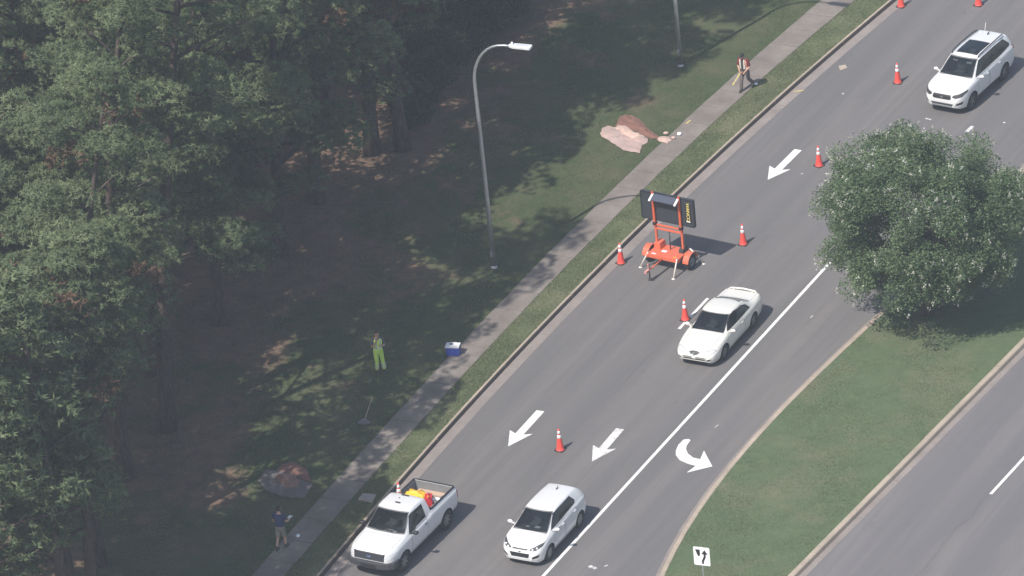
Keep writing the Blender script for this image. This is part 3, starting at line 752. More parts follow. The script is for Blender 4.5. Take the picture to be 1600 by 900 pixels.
# ---- small hatchback, five doors
hatch = dict(paint=M['white'], axles=(1.262, -1.262), wheel_r=.31, rim=M['steelrim'], spokes=9, tw=.20,
    plan=[(-1.97, .66), (-1.93, .75), (-1.80, .82), (-1.5, .855), (-1.0, .867), (.9, .868), (1.45, .86), (1.75, .80), (1.95, .68), (2.06, .52)],
    sill=[(-1.97, .42), (-1.8, .30), (-1.4, .25), (1.5, .23), (1.85, .22), (2.06, .32)],
    belt=[(-1.97, .92), (-1.85, 1.06), (-1.5, 1.08), (-.5, 1.03), (.9, .96), (1.4, .90), (1.75, .80), (1.95, .68), (2.06, .56)],
    top=[(-1.97, 1.0), (-1.94, 1.08), (-1.88, 1.18), (-1.72, 1.36), (-1.62, 1.435), (-1.4, 1.47), (-.8, 1.505), (-.2, 1.515), (.15, 1.49), (.38, 1.41), (.6, 1.29), (1.12, 1.035), (1.35, .985), (1.7, .90), (1.92, .79), (2.02, .68), (2.06, .60)],
    edge=[(-1.97, .60), (-1.85, .62), (-1.6, .555), (-.8, .575), (.3, .585), (.8, .65), (1.1, .71), (1.4, .74), (1.8, .60), (2.06, .36)],
    crown=[(-1.97, .01), (-1.85, .03), (-1.4, .055), (0, .05), (1.1, .035), (1.7, .06), (2.06, .02)],
    cuts=[('windscreen', 'front', [(-.665, 1.03), (.665, 1.03), (.61, 1.2), (.535, 1.42), (-.535, 1.42), (-.61, 1.2)], M['glass'], dict(x=(.15, 1.15), n=.12, gap=.022)),
          ('rear_window', 'front', [(-.58, 1.10), (.58, 1.10), (.50, 1.38), (-.50, 1.38)], M['tint'], dict(x=(-2, -1.5), n=.12, dir=-1, gap=.018)),
          ('door', 'side', [(.94, .32), (.0, .32), (-.02, 1.0), (.86, .96)], M['white'], dict(gap=.013)),
          ('door', 'side', [(-.05, .32), (-.86, .32), (-1.0, .62), (-1.0, 1.01), (-.07, 1.0)], M['white'], dict(gap=.013)),
          ('window_surround', 'side', [(.90, 1.02), (.02, 1.065), (-1.04, 1.12), (-1.14, 1.20), (-.98, 1.425), (-.04, 1.435), (.32, 1.41)], M['black'], dict()),
          ('side_window', 'side', [(.82, 1.045), (.02, 1.09), (.0, 1.405), (.30, 1.39)], M['tint'], dict()),
          ('side_window', 'side', [(-.06, 1.095), (-.98, 1.15), (-1.06, 1.22), (-.92, 1.40), (-.06, 1.41)], M['tint'], dict()),
          ('rear_bumper_vent', 'side', [(-1.70, .36), (-1.86, .38), (-1.86, .44), (-1.70, .42)], M['trim'], dict()),
          ('bonnet', 'top', [(1.16, -.66), (1.16, .66), (1.6, .60), (1.86, .42), (1.91, 0), (1.86, -.42), (1.6, -.60)], M['white'], dict(x=(1.1, 2.1), gap=.010, mirror=False)),
          ('headlight', 'front', [(.36, .70), (.60, .70), (.78, .80), (.80, .89), (.60, .83), (.40, .76)], M['trim'], dict(x=(1.4, 2.1), mirror=True, n=.03)),
          ('upper_grille', 'front', [(-.30, .70), (.30, .70), (.33, .745), (-.33, .745)], M['black'], dict(x=(1.7, 2.1))),
          ('lower_grille', 'front', [(-.34, .42), (.34, .42), (.40, .60), (-.40, .60)], M['black'], dict(x=(1.7, 2.1))),
          ('fog_lamp', 'front', [(.48, .40), (.70, .44), (.74, .56), (.52, .50)], M['black'], dict(x=(1.5, 2.1), mirror=True)),
          ('tail_light', 'side', [(-1.78, .84), (-1.93, .86), (-1.93, 1.05), (-1.78, 1.02)], M['redlamp'], dict(mirror=True)),
          ],
    cabin=(-1.3, .86, .66, .42, 1), seats=(.12, -.72), mirror=(.80, .96, 1.06), handles=[(.12, .866, .90), (-.86, .866, .92)], wiper=(1.10, 1.07))
t = make_car('hatchback_car', 'small white five-door hatchback on the solid white line, in front of the worn straight arrow', 'car', hatch)
for sg in (1, -1):
    for q in range(2):
        mb = MB(); mb.lathe([(0.001, .03), (.035, .02), (.05, 0)], 12, Matrix.Translation((1.965-.09*q*1.15, sg*(.50+.13*q), .735+.035*q)) @ Matrix.Rotation(R(75), 4, 'Y'))
        mb.build('headlight_bulb', M['lampglass'], t)
badge(t, 2.052, 0, .655, .055, .022, None, M['chrome'], -10)
mb = MB(); mb.tube([(-1.15, 0, 1.49), (-1.24, 0, 1.53), (-1.30, 0, 1.58)], [.03, .018, .010], 6); mb.build('roof_antenna', M['black'], t)
for c_, d_ in (((.70, .1, .93), (.14, .20, .012)), ((.75, -.28, .93), (.1, .12, .012))): mb = MB(); mb.box(c_, d_); mb.build('paper', M['whiteplastic'], t)
set_car(t, (861.5, 871), (902.5, 826), .77, 2.525)

# ---- large three-row wagon with panoramic sunroof
suv = dict(paint=M['white'], axles=(1.445, -1.445), wheel_r=.37, rim=M['alloy'], spokes=5, tw=.23,
    plan=[(-2.58, .70), (-2.54, .80), (-2.40, .90), (-2.0, .945), (-1.2, .962), (1.2, .962), (1.8, .94), (2.1, .86), (2.3, .74), (2.40, .60)],
    sill=[(-2.58, .55), (-2.4, .40), (-1.9, .33), (1.9, .30), (2.2, .33), (2.40, .42)],
    belt=[(-2.58, 1.0), (-2.45, 1.16), (-1.8, 1.19), (-.5, 1.16), (1.0, 1.12), (1.6, 1.08), (2.0, 1.0), (2.25, .88), (2.40, .70)],
    top=[(-2.58, 1.10), (-2.55, 1.22), (-2.48, 1.38), (-2.30, 1.64), (-2.22, 1.70), (-1.9, 1.735), (-1.2, 1.77), (-.3, 1.78), (.1, 1.755), (.35, 1.68), (.55, 1.57), (1.10, 1.235), (1.3, 1.185), (1.7, 1.15), (2.1, 1.07), (2.28, .98), (2.37, .88), (2.40, .78)],
    edge=[(-2.58, .66), (-2.4, .64), (-2.1, .61), (-1.2, .655), (.2, .66), (.7, .71), (1.1, .77), (1.5, .80), (2.0, .70), (2.40, .46)],
    crown=[(-2.58, .01), (-2.4, .03), (-1.9, .05), (0, .045), (1.1, .04), (1.8, .06), (2.40, .02)],
    cuts=[('windscreen', 'front', [(-.73, 1.225), (.73, 1.225), (.675, 1.42), (.60, 1.67), (-.60, 1.67), (-.675, 1.42)], M['glass'], dict(x=(.1, 1.15), n=.12, gap=.024)),
          ('rear_window', 'front', [(-.60, 1.24), (.60, 1.24), (.53, 1.62), (-.53, 1.62)], M['tint'], dict(x=(-2.6, -2.0), n=.12, dir=-1, gap=.018)),
          ('sunroof', 'top', [(.06, -.47), (.06, .47), (-1.12, .47), (-1.12, -.47)], M['glass'], dict(x=(-1.6, .4), gap=.02, mirror=False)),
          ('door', 'side', [(.98, .42), (-.02, .42), (-.06, 1.14), (.94, 1.11)], M['white'], dict(gap=.014)),
          ('door', 'side', [(-.08, .42), (-.98, .42), (-1.12, .80), (-1.12, 1.15), (-.10, 1.14)], M['white'], dict(gap=.014)),
          ('window_surround', 'side', [(.95, 1.185), (.0, 1.21), (-1.1, 1.22), (-2.12, 1.265), (-2.17, 1.36), (-1.88, 1.63), (-1.1, 1.685), (.0, 1.68), (.33, 1.655)], M['black'], dict()),
          ('side_window', 'side', [(.86, 1.215), (.0, 1.235), (.0, 1.655), (.30, 1.635)], M['tint'], dict()),
          ('side_window', 'side', [(-.07, 1.235), (-1.08, 1.245), (-1.02, 1.66), (-.07, 1.66)], M['tint'], dict()),
          ('side_window', 'side', [(-1.18, 1.25), (-2.05, 1.29), (-2.10, 1.36), (-1.86, 1.60), (-1.12, 1.655)], M['tint'], dict()),
          ('bonnet', 'top', [(1.34, -.74), (1.34, .74), (1.9, .68), (2.18, .52), (2.24, 0), (2.18, -.52), (1.9, -.68)], M['white'], dict(x=(1.2, 2.4), gap=.010, mirror=False)),
          ('headlight', 'front', [(.46, .86), (.60, .80), (.82, .84), (.92, .95), (.90, 1.03), (.70, .96), (.48, .93)], M['trim'], dict(x=(1.7, 2.4), mirror=True, n=.02)),
          ('grille', 'front', [(-.36, .73), (.36, .73), (.43, .80), (.40, .93), (-.40, .93), (-.43, .80)], M['black'], dict(x=(1.9, 2.45))),
          ('air_intake', 'front', [(-.46, .46), (.46, .46), (.52, .56), (-.52, .56)], M['darkgrey'], dict(x=(1.9, 2.45))),
          ('fog_lamp', 'front', [(.60, .50), (.82, .52), (.86, .64), (.66, .60)], M['black'], dict(x=(1.7, 2.45), mirror=True)),
          ('cladding', 'side', [(1.0, .30), (-1.0, .30), (-1.0, .40), (1.0, .40)], M['trim'], dict(mirror=True)),
          ('tail_light', 'side', [(-2.30, 1.04), (-2.56, 1.02), (-2.56, 1.24), (-2.32, 1.22)], M['redlamp'], dict(mirror=True)),
          ],
    cabin=(-2.0, .9, .74, .60, 1), seats=(.15, -.70, -1.45), mirror=(.80, 1.06, 1.20), handles=[(.10, .962, 1.02), (-.98, .962, 1.03)], wiper=(1.09, 1.275), mirmat=M['white'])
t = make_car('wagon_car', 'white three-row wagon with dark panoramic sunroof and black roof rails, topmost car', 'car', suv)
for sg in (1, -1):
    mb = MB(); mb.tube([(.22, sg*.60, 1.72), (.12, sg*.61, 1.80), (-.5, sg*.62, 1.825), (-1.7, sg*.60, 1.81), (-1.95, sg*.58, 1.79), (-2.05, sg*.57, 1.74)], [.02, .026, .026, .026, .024, .018], 7); mb.build('roof_rail', M['black'], t)
    mb = MB(); mb.box((2.13, sg*.66, .90), (.05, .13, .05)); mb.build('headlight_bulb', M['lampglass'], t)
    mb = MB(); mb.box((1.16, sg*.86, .0), (.02, .01, .01)) if False else None
badge(t, 2.412, 0, .835, .085, .04, None, M['chrome'], 0)
mb = MB(); mb.box((2.30, 0, .435), (.22, .95, .035)); mb.build('skid_plate', M['steelrim'], t)
mb = MB(); mb.tube([(-1.82, 0, 1.765), (-1.92, 0, 1.80), (-1.99, 0, 1.85)], [.035, .02, .010], 6); mb.build('roof_antenna', M['black'], t)
mb = MB(); mb.tube([(-2.15, -.30, 1.72), (-2.35, -.34, 2.0)], .011, 5); mb.build('whip_antenna', M['whiteplastic'], t)
for c_, d_ in (((.45, .30, 1.53), (.02, .22, .07)), ((.42, -.34, 1.55), (.02, .20, .06))): mb = MB(); mb.box(c_, d_); mb.build('sun_visor', M['whiteplastic'], t)
set_car(t, (1516.5, 171), (1570, 122.5), .85, 2.89)

# ---- pickup, regular cab
truck = dict(paint=M['white'], axles=(1.60, -1.60), wheel_r=.385, arch_r=.46, rim=M['steelrim'], spokes=7, tw=.24,
    plan=[(-2.52, .92), (-2.49, .955), (-2.35, .975), (-.58, .98), (1.3, .985), (2.0, .965), (2.30, .90), (2.46, .78), (2.52, .66)],
    sill=[(-2.52, .60), (-2.35, .50), (1.8, .44), (2.2, .44), (2.52, .48)],
    belt=[(-2.52, 1.24), (-.62, 1.24), (-.4, 1.20), (1.1, 1.16), (1.8, 1.13), (2.2, 1.06), (2.42, .98), (2.52, .86)],
    top=[(-2.52, 1.30), (-.605, 1.30), (-.60, 1.32), (-.575, 1.78), (-.53, 1.845), (-.3, 1.885), (.1, 1.89), (.42, 1.86), (.60, 1.79), (1.26, 1.30), (1.42, 1.255), (1.9, 1.22), (2.3, 1.15), (2.44, 1.08), (2.49, 1.00), (2.52, .92)],
    edge=[(-2.52, .86), (-.605, .86), (-.58, .70), (-.2, .675), (.5, .67), (1.25, .79), (1.5, .84), (2.1, .78), (2.52, .55)],
    crown=[(-2.52, .004), (-.61, .004), (-.55, .05), (.3, .045), (1.3, .04), (1.9, .055), (2.52, .02)],
    extra=[-.61, -.605, -.60, -.595, -.585, -.575, -.56],
    cuts=[('hole', 'top', [(-.72, -.79), (-.72, .79), (-2.42, .79), (-2.42, -.79)], None, dict(x=(-2.50, -.63), z=(1.25, 1.4), mirror=False)),
          ('windscreen', 'front', [(-.77, 1.30), (.77, 1.30), (.72, 1.5), (.635, 1.785), (-.635, 1.785), (-.72, 1.5)], M['glass'], dict(x=(.45, 1.32), n=.12, gap=.024)),
          ('rear_window', 'front', [(-.56, 1.36), (.56, 1.36), (.52, 1.72), (-.52, 1.72)], M['tint'], dict(x=(-.62, -.50), n=.12, dir=-1, gap=.018)),
          ('door', 'side', [(1.02, .56), (-.14, .56), (-.22, 1.18), (.98, 1.15)], M['white'], dict(gap=.015)),
          ('window_surround', 'side', [(1.05, 1.19), (.62, 1.19), (.49, 1.245), (-.225, 1.265), (-.26, 1.75), (.50, 1.76), (.63, 1.72)], M['black'], dict()),
          ('side_window', 'side', [(1.00, 1.215), (.62, 1.215), (.50, 1.27), (-.20, 1.29), (-.23, 1.72), (.50, 1.735), (.58, 1.70)], M['tint'], dict()),
          ('bonnet', 'top', [(1.46, -.78), (1.46, .78), (2.1, .74), (2.36, .60), (2.36, -.60), (2.1, -.74)], M['white'], dict(x=(1.3, 2.6), gap=.010, mirror=False)),
          ('grille', 'front', [(-.62, .76), (.62, .76), (.64, 1.05), (-.64, 1.05)], M['darkgrey'], dict(x=(2.0, 2.6), n=.25)),
          ('headlight', 'front', [(.66, .80), (.93, .80), (.95, 1.04), (.70, 1.05)], M['lampglass'], dict(x=(1.9, 2.6), mirror=True, n=.05)),
          ('bumper_corner', 'front', [(-1.0, .42), (1.0, .42), (1.0, .74), (-1.0, .74)], M['trim'], dict(x=(1.98, 2.6), n=.04)),
          ('tail_light', 'side', [(-2.41, .86), (-2.52, .86), (-2.52, 1.2), (-2.41, 1.2)], M['redlamp'], dict(mirror=True)),
          ],
    cabin=(-.45, .96, .78, .66, 1), seats=(.25,), mirror=(.98, 1.13, 1.28), mirmat=M['black'], hmat=M['black'], handles=[(-.06, .975, 1.06)], wiper=(1.27, 1.34))
t = make_car('pickup_truck', 'white regular-cab pickup with grey grille and loaded open bed', 'pickup truck', truck)
mb = MB()
mb.add([(-.72, -.79, .80), (-.72, .79, .80), (-2.42, .79, .80), (-2.42, -.79, .80), (-.72, -.79, 1.297), (-.72, .79, 1.297), (-2.42, .79, 1.297), (-2.42, -.79, 1.297)], [(0, 1, 2, 3), (0, 1, 5, 4), (1, 2, 6, 5), (2, 3, 7, 6), (3, 0, 4, 7)])
for i in range(9): mb.box((-1.57, -.70+i*.175, .812), (1.66, .06, .02))
for sg in (1, -1): mb.box((-1.6, sg*.66, .95), (.9, .24, .28))
mb.build('bed_liner', plain('bed_liner_grey', (.20, .205, .21), .7, 0, .3, 5), t, fixn=False)
for sg in (1, -1):
    mb = MB(); mb.box((-1.57, sg*.84, 1.312), (1.80, .09, .022)); mb.build('bed_rail_cap', M['black'], t, bevel=.006)
mb = MB(); mb.box((-2.475, 0, 1.31), (.06, 1.62, .022)); mb.build('tailgate_cap', M['black'], t)
prof = [(2.40, -.985), (2.56, -.80), (2.64, -.45), (2.66, 0), (2.64, .45), (2.56, .80), (2.40, .985), (2.1, 1.0), (2.1, .9), (2.40, .75), (2.40, -.75), (2.1, -.9), (2.1, -1.0)]
mb = MB(); mb.prism(prof, .48, .74); fb = mb.build('front_bumper', M['trim'], t, bevel=.03)
mb = MB(); mb.box((2.652, 0, .60), (.03, .62, .13)); mb.build('bumper_vent', M['black'], fb)
mb = MB()
for i in range(4): mb.box((2.505, 0, .80+i*.075), (.035, 1.18, .022))
for sg in (1, -1): mb.box((2.47, sg*.60, .905), (.05, .05, .30))
mb.build('grille_bar', M['trim'], t)
badge(t, 2.535, 0, .915, .105, .045, plain('badge_blue', (.10, .14, .30), .3), M['chrome'], 0)
mb = MB(); mb.box((2.30, .815, .84), (.06, .10, .07)); mb.box((2.30, -.815, .84), (.06, .10, .07)); mb.build('indicator', M['amber'], t)
mb = MB(); mb.tube([(.95, -.05, 1.10), (.95, .08, 1.10)], .05, 6); mb.box((1.0, .25, 1.165), (.14, .16, .012)); mb.box((1.02, -.12, 1.165), (.16, .06, .012)); mb.box((.93, .05, 1.168), (.06, .22, .012)); mb.build('paper', M['whiteplastic'], t)
mb = MB(); mb.box((.18, 0, 1.905), (.06, .20, .03)); mb.build('roof_marker_light', M['trim'], t)
mb = MB(); mb.ball((-.15, -.12, 1.895), (.03, .03, .02)); mb.build('roof_vent', M['trim'], t)
mb = MB(); mb.box((-.38, 0, 1.90), (.05, .30, .03)); mb.build('third_brake_light', M['trim'], t)
set_car(t, (637, 885), (692, 831), .865, 3.20)
TRUCK = t

# ------------------------------------------------------------------ traffic cones
def make_cone():
    r = empty('traffic_cone')
    mb = MB(); mb.prism([(-.185, -.15), (-.15, -.185), (.15, -.185), (.185, -.15), (.185, .15), (.15, .185), (-.15, .185), (-.185, .15)], .0, .035); b = mb.build('base', M['conebase'], r, bevel=.006)
    prof = lambda z: .145 + (.028-.145)*(z-.035)/(.875)
    mb = MB(); mb.lathe([(prof(.035)+.02, .035), (prof(.06)+.004, .055)] + [(prof(z), z) for z in (.2, .4, .6, .8, .91)] + [(.018, .915), (.016, .90)], 24); mb.build('body', M['cone'], r)
    for z0, z1 in ((.53, .66), (.71, .83)):
        mb = MB(); mb.lathe([(prof(z0)+.001, z0), (prof(z0)+.005, z0+.004), (prof(z1)+.005, z1-.004), (prof(z1)+.001, z1)], 24); mb.build('reflective_collar', M['collar'], r)
    return r
cone0 = make_cone()
CG = 'orange traffic cones with white reflective collars'
def put_cone(px, lab, rz, first=[True], loc=None, h=0, tilt=0):
    o = cone0 if first[0] else copy_tree(cone0); first[0] = False
    p = loc if loc is not None else G(*px, h); o.location = p; o.rotation_euler = (tilt, 0, rz)
    tag(o, lab, 'cone', CG); return o
put_cone((1408, 10), 'orange cone by the far end of the grass verge kerb, cut by the top edge', 1.0)
put_cone((1529, 8), 'orange cone mid-road above the wagon roof, cut by the top edge', .9)
put_cone((1403, 129), 'orange cone standing level with the nose of the three-row wagon', 1.2)
put_cone((1280, 259), 'orange cone beside the topmost straight arrow, left of the flowering tree', .7)
put_cone((1161.5, 381.5), 'orange cone in the lane right of the message board trailer', 1.1)
put_cone((970.5, 411), 'orange cone in the gutter left of the message board trailer', .8)
put_cone((1071, 499.5), 'orange cone on the white dash beside the coupe', 1.05)
put_cone((875.5, 703), 'orange cone between the two lowest straight arrows', 1.0)

# ------------------------------------------------------------------ message board trailer
tr_c = G(1047, 414, 0)
ang = R(-34.5)
T0 = empty('message_board_trailer', (tr_c.x, tr_c.y, 0), ang)      # +x along the board (towards the road centre), -y towards the viewer and down the road
tag(T0, 'orange trailer carrying a dark portable message board seen from the back', 'sign trailer')
mb = MB(); dz = .58
mb.prism([(-.72, -.55), (.72, -.55), (.72, .45), (-.72, .45)], dz, dz+.045); deck = mb.build('deck', M['orange'], T0, bevel=.01)
mb = MB(); mb.box((-.15, -.1, dz+.052), (.22, .14, .01)); mb.build('decal', M['whiteplastic'], deck)
mb = MB(); mb.box((-.45, -.42, dz+.05), (.20, .07, .008), Matrix.Identity(4)); mb.build('decal', M['whiteplastic'], deck)
mb = MB(); mb.box((.50, -.40, dz+.05), (.12, .06, .008)); mb.build('decal', M['yellow'], deck)
for x in (-.69, .69): 
    mb = MB(); mb.box((x, -.05, dz-.05), (.07, 1.05, .09)); mb.build('frame_rail', M['orange'], T0, bevel=.008)
for y in (-.52, .42):
    mb = MB(); mb.box((0, y, dz-.05), (1.30, .07, .09)); mb.build('cross_member', M['orange'], T0, bevel=.008)
mb = MB(); mb.box((-.52, .18, dz+.17), (.30, .46, .28), None, 0, .9); mb.build('battery_box', M['orange'], T0, bevel=.02)
mb = MB(); mb.box((.55, .20, dz+.12), (.22, .40, .20), None, 0, .9); mb.build('control_box', M['trim'], T0, bevel=.02)
mb = MB(); mb.tube([(-.80, .05, .34), (.86, .05, .34)], .035, 8); mb.box((0, .05, .40), (.3, .2, .1)); mb.build('axle', M['black'], T0)
for x, sg in ((.93, 1), (-.93, -1)):
    Tw = Matrix.Translation((x, .05, .33)) @ Matrix.Rotation(R(90*sg), 4, 'Y')
    mb = MB(); mb.lathe([(.19, -.09), (.30, -.09), (.33, -.05), (.33, .05), (.30, .09), (.19, .09)], 28, Tw); wr = mb.build('wheel', M['tyre'], T0)
    mb = MB(); mb.lathe([(.19, .085), (.17, .04), (.07, .05), (.06, .09), (.001, .10)], 24, Tw); mb.build('rim', M['steelrim'], wr)
    mb = MB(); vs = []; fs = []; n = 10
    for i in range(n+1):
        a = math.pi*i/n*.9+.15; vs += [(x-.13, .05+.40*math.cos(a), .33+.40*math.sin(a)), (x+.13, .05+.40*math.cos(a), .33+.40*math.sin(a)), (x+.13, .05+.375*math.cos(a), .33+.375*math.sin(a)), (x-.13, .05+.375*math.cos(a), .33+.375*math.sin(a))]
    for i in range(n):
        for j in range(4): fs.append((4*i+j, 4*i+(j+1) % 4, 4*i+4+(j+1) % 4, 4*i+4+j))
    mb.add(vs, fs); mb.build('fender', M['orange'], T0)
# drawbar with coupler, jack and safety chain: it runs down the road
mb = MB(); mb.tube([(0, -.50, dz-.06), (-.03, -1.55, dz-.08)], .045, 4); mb.build('drawbar', M['orange'], T0)
mb = MB(); mb.box((-.035, -1.66, dz-.07), (.10, .26, .10)); mb.tube([(-.035, -1.52, dz-.02), (-.035, -1.55, dz+.22)], .03, 8); mb.build('coupler', plain('coupler_pink', (.62, .30, .27), .5), T0, bevel=.01)
mb = MB(); mb.tube([(-.09, -1.40, dz+.12), (-.09, -1.40, .05)], .028, 8); mb.lathe([(.001, 0), (.09, 0), (.09, .03), (.03, .05)], 12, Matrix.Translation((-.09, -1.40, .0))); mb.build('jack', M['trim'], T0)
for (x0_, y0_), (x1_, y1_) in (((-.66, -.50), (-.98, -.64)), ((.70, -.55), (.74, -.98)), ((.72, .42), (1.20, .60)), ((-.66, .42), (-1.0, .72))):
    mb = MB(); mb.tube([(x0_, y0_, dz+.10), (x1_, y1_, .03)], .035, 4); mb.lathe([(.001, 0), (.08, 0), (.08, .02), (.03, .04)], 10, Matrix.Translation((x1_, y1_, 0))); mb.build('stabiliser_leg', plain('leg_cream', (.70, .64, .58), .5), T0)
# lower mast frame, sliding mast, board
MX = .60
for x in (-MX, MX):
    mb = MB(); mb.box((x, .12, dz+.62), (.085, .085, 1.20)); mb.build('lower_post', M['orange'], T0, bevel=.008)
    mb = MB(); mb.box((x, .06, 2.35), (.095, .07, 1.55)); mb.build('upper_post', plain('post_orange_red', (.60, .11, .05), .5), T0, bevel=.008)
    mb = MB(); mb.box((x, .08, 1.72), (.14, .16, .12)); mb.build('mast_clamp', M['black'], T0, bevel=.01)
for z in (1.66, 1.50):
    mb = MB(); mb.box((0, .09, z), (1.2, .07, .07)); mb.build('mast_crossbar', M['orange'], T0, bevel=.008)
mb = MB(); mb.box((.10, .16, 1.40), (.16, .05, .06)); mb.build('winch', M['whiteplastic'], T0)
mb = MB(); mb.tube([(0, .13, 1.5), (0, .13, .64)], .025, 8); mb.build('lift_cylinder', M['trim'], T0)
BZ = 2.43
mb = MB(); mb.box((0, .20, BZ), (2.42, .14, 1.20)); board = mb.build('message_board', M['darkgrey'], T0, bevel=.015)
for x, wd in ((-1.2, .03), (1.2, .03)):
    mb = MB(); mb.box((x+.0, .125, BZ), (wd, .03, 1.16)); mb.build('edge_trim', M['black'], board)
for z in (-.59, .59):
    mb = MB(); mb.box((0, .125, BZ+z), (2.38, .03, .03)); mb.build('edge_trim', M['black'], board)
mb = MB(); mb.box((-.02, .128, BZ-.06), (.9, .012, .86)); mb.build('service_hatch', M['darkgrey'], board, bevel=.004)
mb = MB(); mb.box((.95, .122, BZ-.02), (.26, .02, .82)); nb = mb.build('name_panel', M['black'], board)
def text(body, size, mat, parent, Mx, ext=.004, name='lettering'):
    cu = bpy.data.curves.new('t', 'FONT'); cu.body = body; cu.size = size; cu.extrude = ext; cu.align_x = 'CENTER'; cu.align_y = 'CENTER'
    o = bpy.data.objects.new('t', cu); C.objects.link(o); dg = bpy.context.evaluated_depsgraph_get()
    me = bpy.data.meshes.new_from_object(o.evaluated_get(dg)); bpy.data.objects.remove(o); me.name = name
    me.materials.clear(); me.materials.append(mat); me.transform(Mx); q = link(name, me, parent); return q
text('WANCO', .205, plain('yellow_lettering', (.88, .72, .22), .5), nb, Matrix.Translation((.95, .106, BZ+.05)) @ Matrix.Rotation(R(90), 4, 'X') @ Matrix.Rotation(R(-90), 4, 'Z'))
mb = MB(); mb.box((.95, .108, BZ-.36), (.17, .012, .055)); mb.build('web_address_strip', M['whiteplastic'], nb)
# solar panel tilted over the top of the board
Ts = Matrix.Translation((0, -.05, BZ+.52)) @ Matrix.Rotation(R(28), 4, 'X')
mb = MB(); mb.box((0, 0, 0), (1.02, .36, .04), Ts); sp_ = mb.build('solar_panel', plain('solar_cells', (.075, .085, .115), .25), T0)
for x in (-.58, .58): mb = MB(); mb.box((x, -.02, .01), (.09, .42, .06), Ts); mb.build('end_bracket', M['whiteplastic'], T0, bevel=.008)
mb = MB(); mb.tube([(-.62, .05, BZ+.68), (.62, .05, BZ+.68)], .02, 6); mb.build('top_bar', M['black'], T0)

# ------------------------------------------------------------------ street lamps
def make_lamp():
    r = empty('street_lamp')
    H = 8.2; path = [(0, 0, 0.02), (-.02, 0, 3), (-.05, 0, 6), (-.08, 0, H)]; rad = [.105, .09, .078, .068]
    for i in range(1, 10):
        a = math.pi/2*i/9; path.append((-.08+1.35*(1-math.cos(a)), 0, H+1.72*math.sin(a))); rad.append(.066-.002*i)
    path.append((1.65, 0, H+1.74)); rad.append(.045)
    mb = MB(); mb.tube(path, rad, 12); mb.build('pole', M['steel'], r)
    mb = MB(); mb.lathe([(.001, 0), (.15, 0), (.15, .03), (.125, .05), (.115, .12)], 14); mb.build('base_flange', M['lens'], r)
    mb = MB(); mb.box((-.015, -.10, .65), (.12, .02, .22)); mb.build('hand_hole_cover', M['steel'], r)
    z = H+1.74
    mb = MB(); mb.prism([(1.52, -.06), (1.70, -.15), (2.42, -.17), (2.46, -.12), (2.46, .12), (2.42, .17), (1.70, .15), (1.52, .06)], z-.05, z+.06, None, 0); hd = mb.build('lamp_head', M['lampwhite'], r, bevel=.02)
    for i in range(6): mb = MB(); mb.box((1.86+i*.085, 0, z+.072), (.03, .22, .03)); mb.build('cooling_fin', M['lampwhite'], hd)
    mb = MB(); mb.box((2.12, 0, z-.055), (.5, .24, .02)); mb.build('lens', M['lens'], hd)
    mb = MB(); mb.lathe([(.05, z+.06), (.05, z+.14), (.035, z+.17), (.001, z+.175)], 10, Matrix.Translation((1.66, 0, 0))); mb.build('photocell', M['lampwhite'], hd)
    return r
lp = make_lamp(); tag(lp, 'grey curved-arm street lamp standing on the shaded lawn, whole in view', 'street lamp', 'street lamps on the lawn')
lp.location = G(772, 418, .14); lp.rotation_euler = (0, 0, R(-24))
lp2 = copy_tree(lp); lp2.location = G(1063.5, 103, .14); lp2.rotation_euler = (0, 0, R(-28))
tag(lp2, 'grey lamp pole near the walking worker, its top cut off by the frame', 'street lamp', 'street lamps on the lawn')

# ------------------------------------------------------------------ keep-right sign on the median
sb = G(1103.5, 957, .14)
sg_ = empty('keep_right_sign', (sb.x, sb.y, .14), R(-23)); tag(sg_, 'white rectangular keep-right sign with black arrow on the median nose', 'road sign')
mb = MB(); mb.box((0, .02, 1.35), (.05, .035, 2.72)); mb.build('post', M['steel'], sg_)
mb = MB(); P = [(-.275, -.375), (-.305, -.345), (-.305, .345), (-.275, .375), (.275, .375), (.305, .345), (.305, -.345), (.275, -.375)]
Tq = Matrix.Translation((0, 0, 2.33)) @ Matrix.Rotation(R(90), 4, 'X')
mb.prism(P, -.003, .003, Tq); pn = mb.build('sign_panel', plain('sign_white', (.84, .84, .82), .45, 0, .02), sg_)
def symb(nm, poly):
    mb = MB(); mb.prism(poly, .0035, .006, Tq); mb.build(nm, M['black'], pn)
symb('island_symbol', [(-.235, .27), (-.06, .27), (-.06, .06), (-.08, .01), (-.12, -.01), (-.15, .02)])
symb('arrow_symbol', [(-.015, -.31), (.065, -.31), (.065, -.24), (.075, -.19), (.13, -.08), (.155, .0), (.155, .09), (.235, .09), (.115, .27), (-.01, .09), (.075, .09), (.075, .01), (.05, -.06), (-.005, -.17), (-.015, -.24)])
mb = MB()
for z in (2.05, 2.62): mb.lathe([(.001, .012), (.014, .010), (.016, .006)], 8, Matrix.Translation((0, 0, z)) @ Matrix.Rotation(R(90), 4, 'X')); 
mb.build('bolt', M['steel'], sg_)['kind'] = 'stuff'

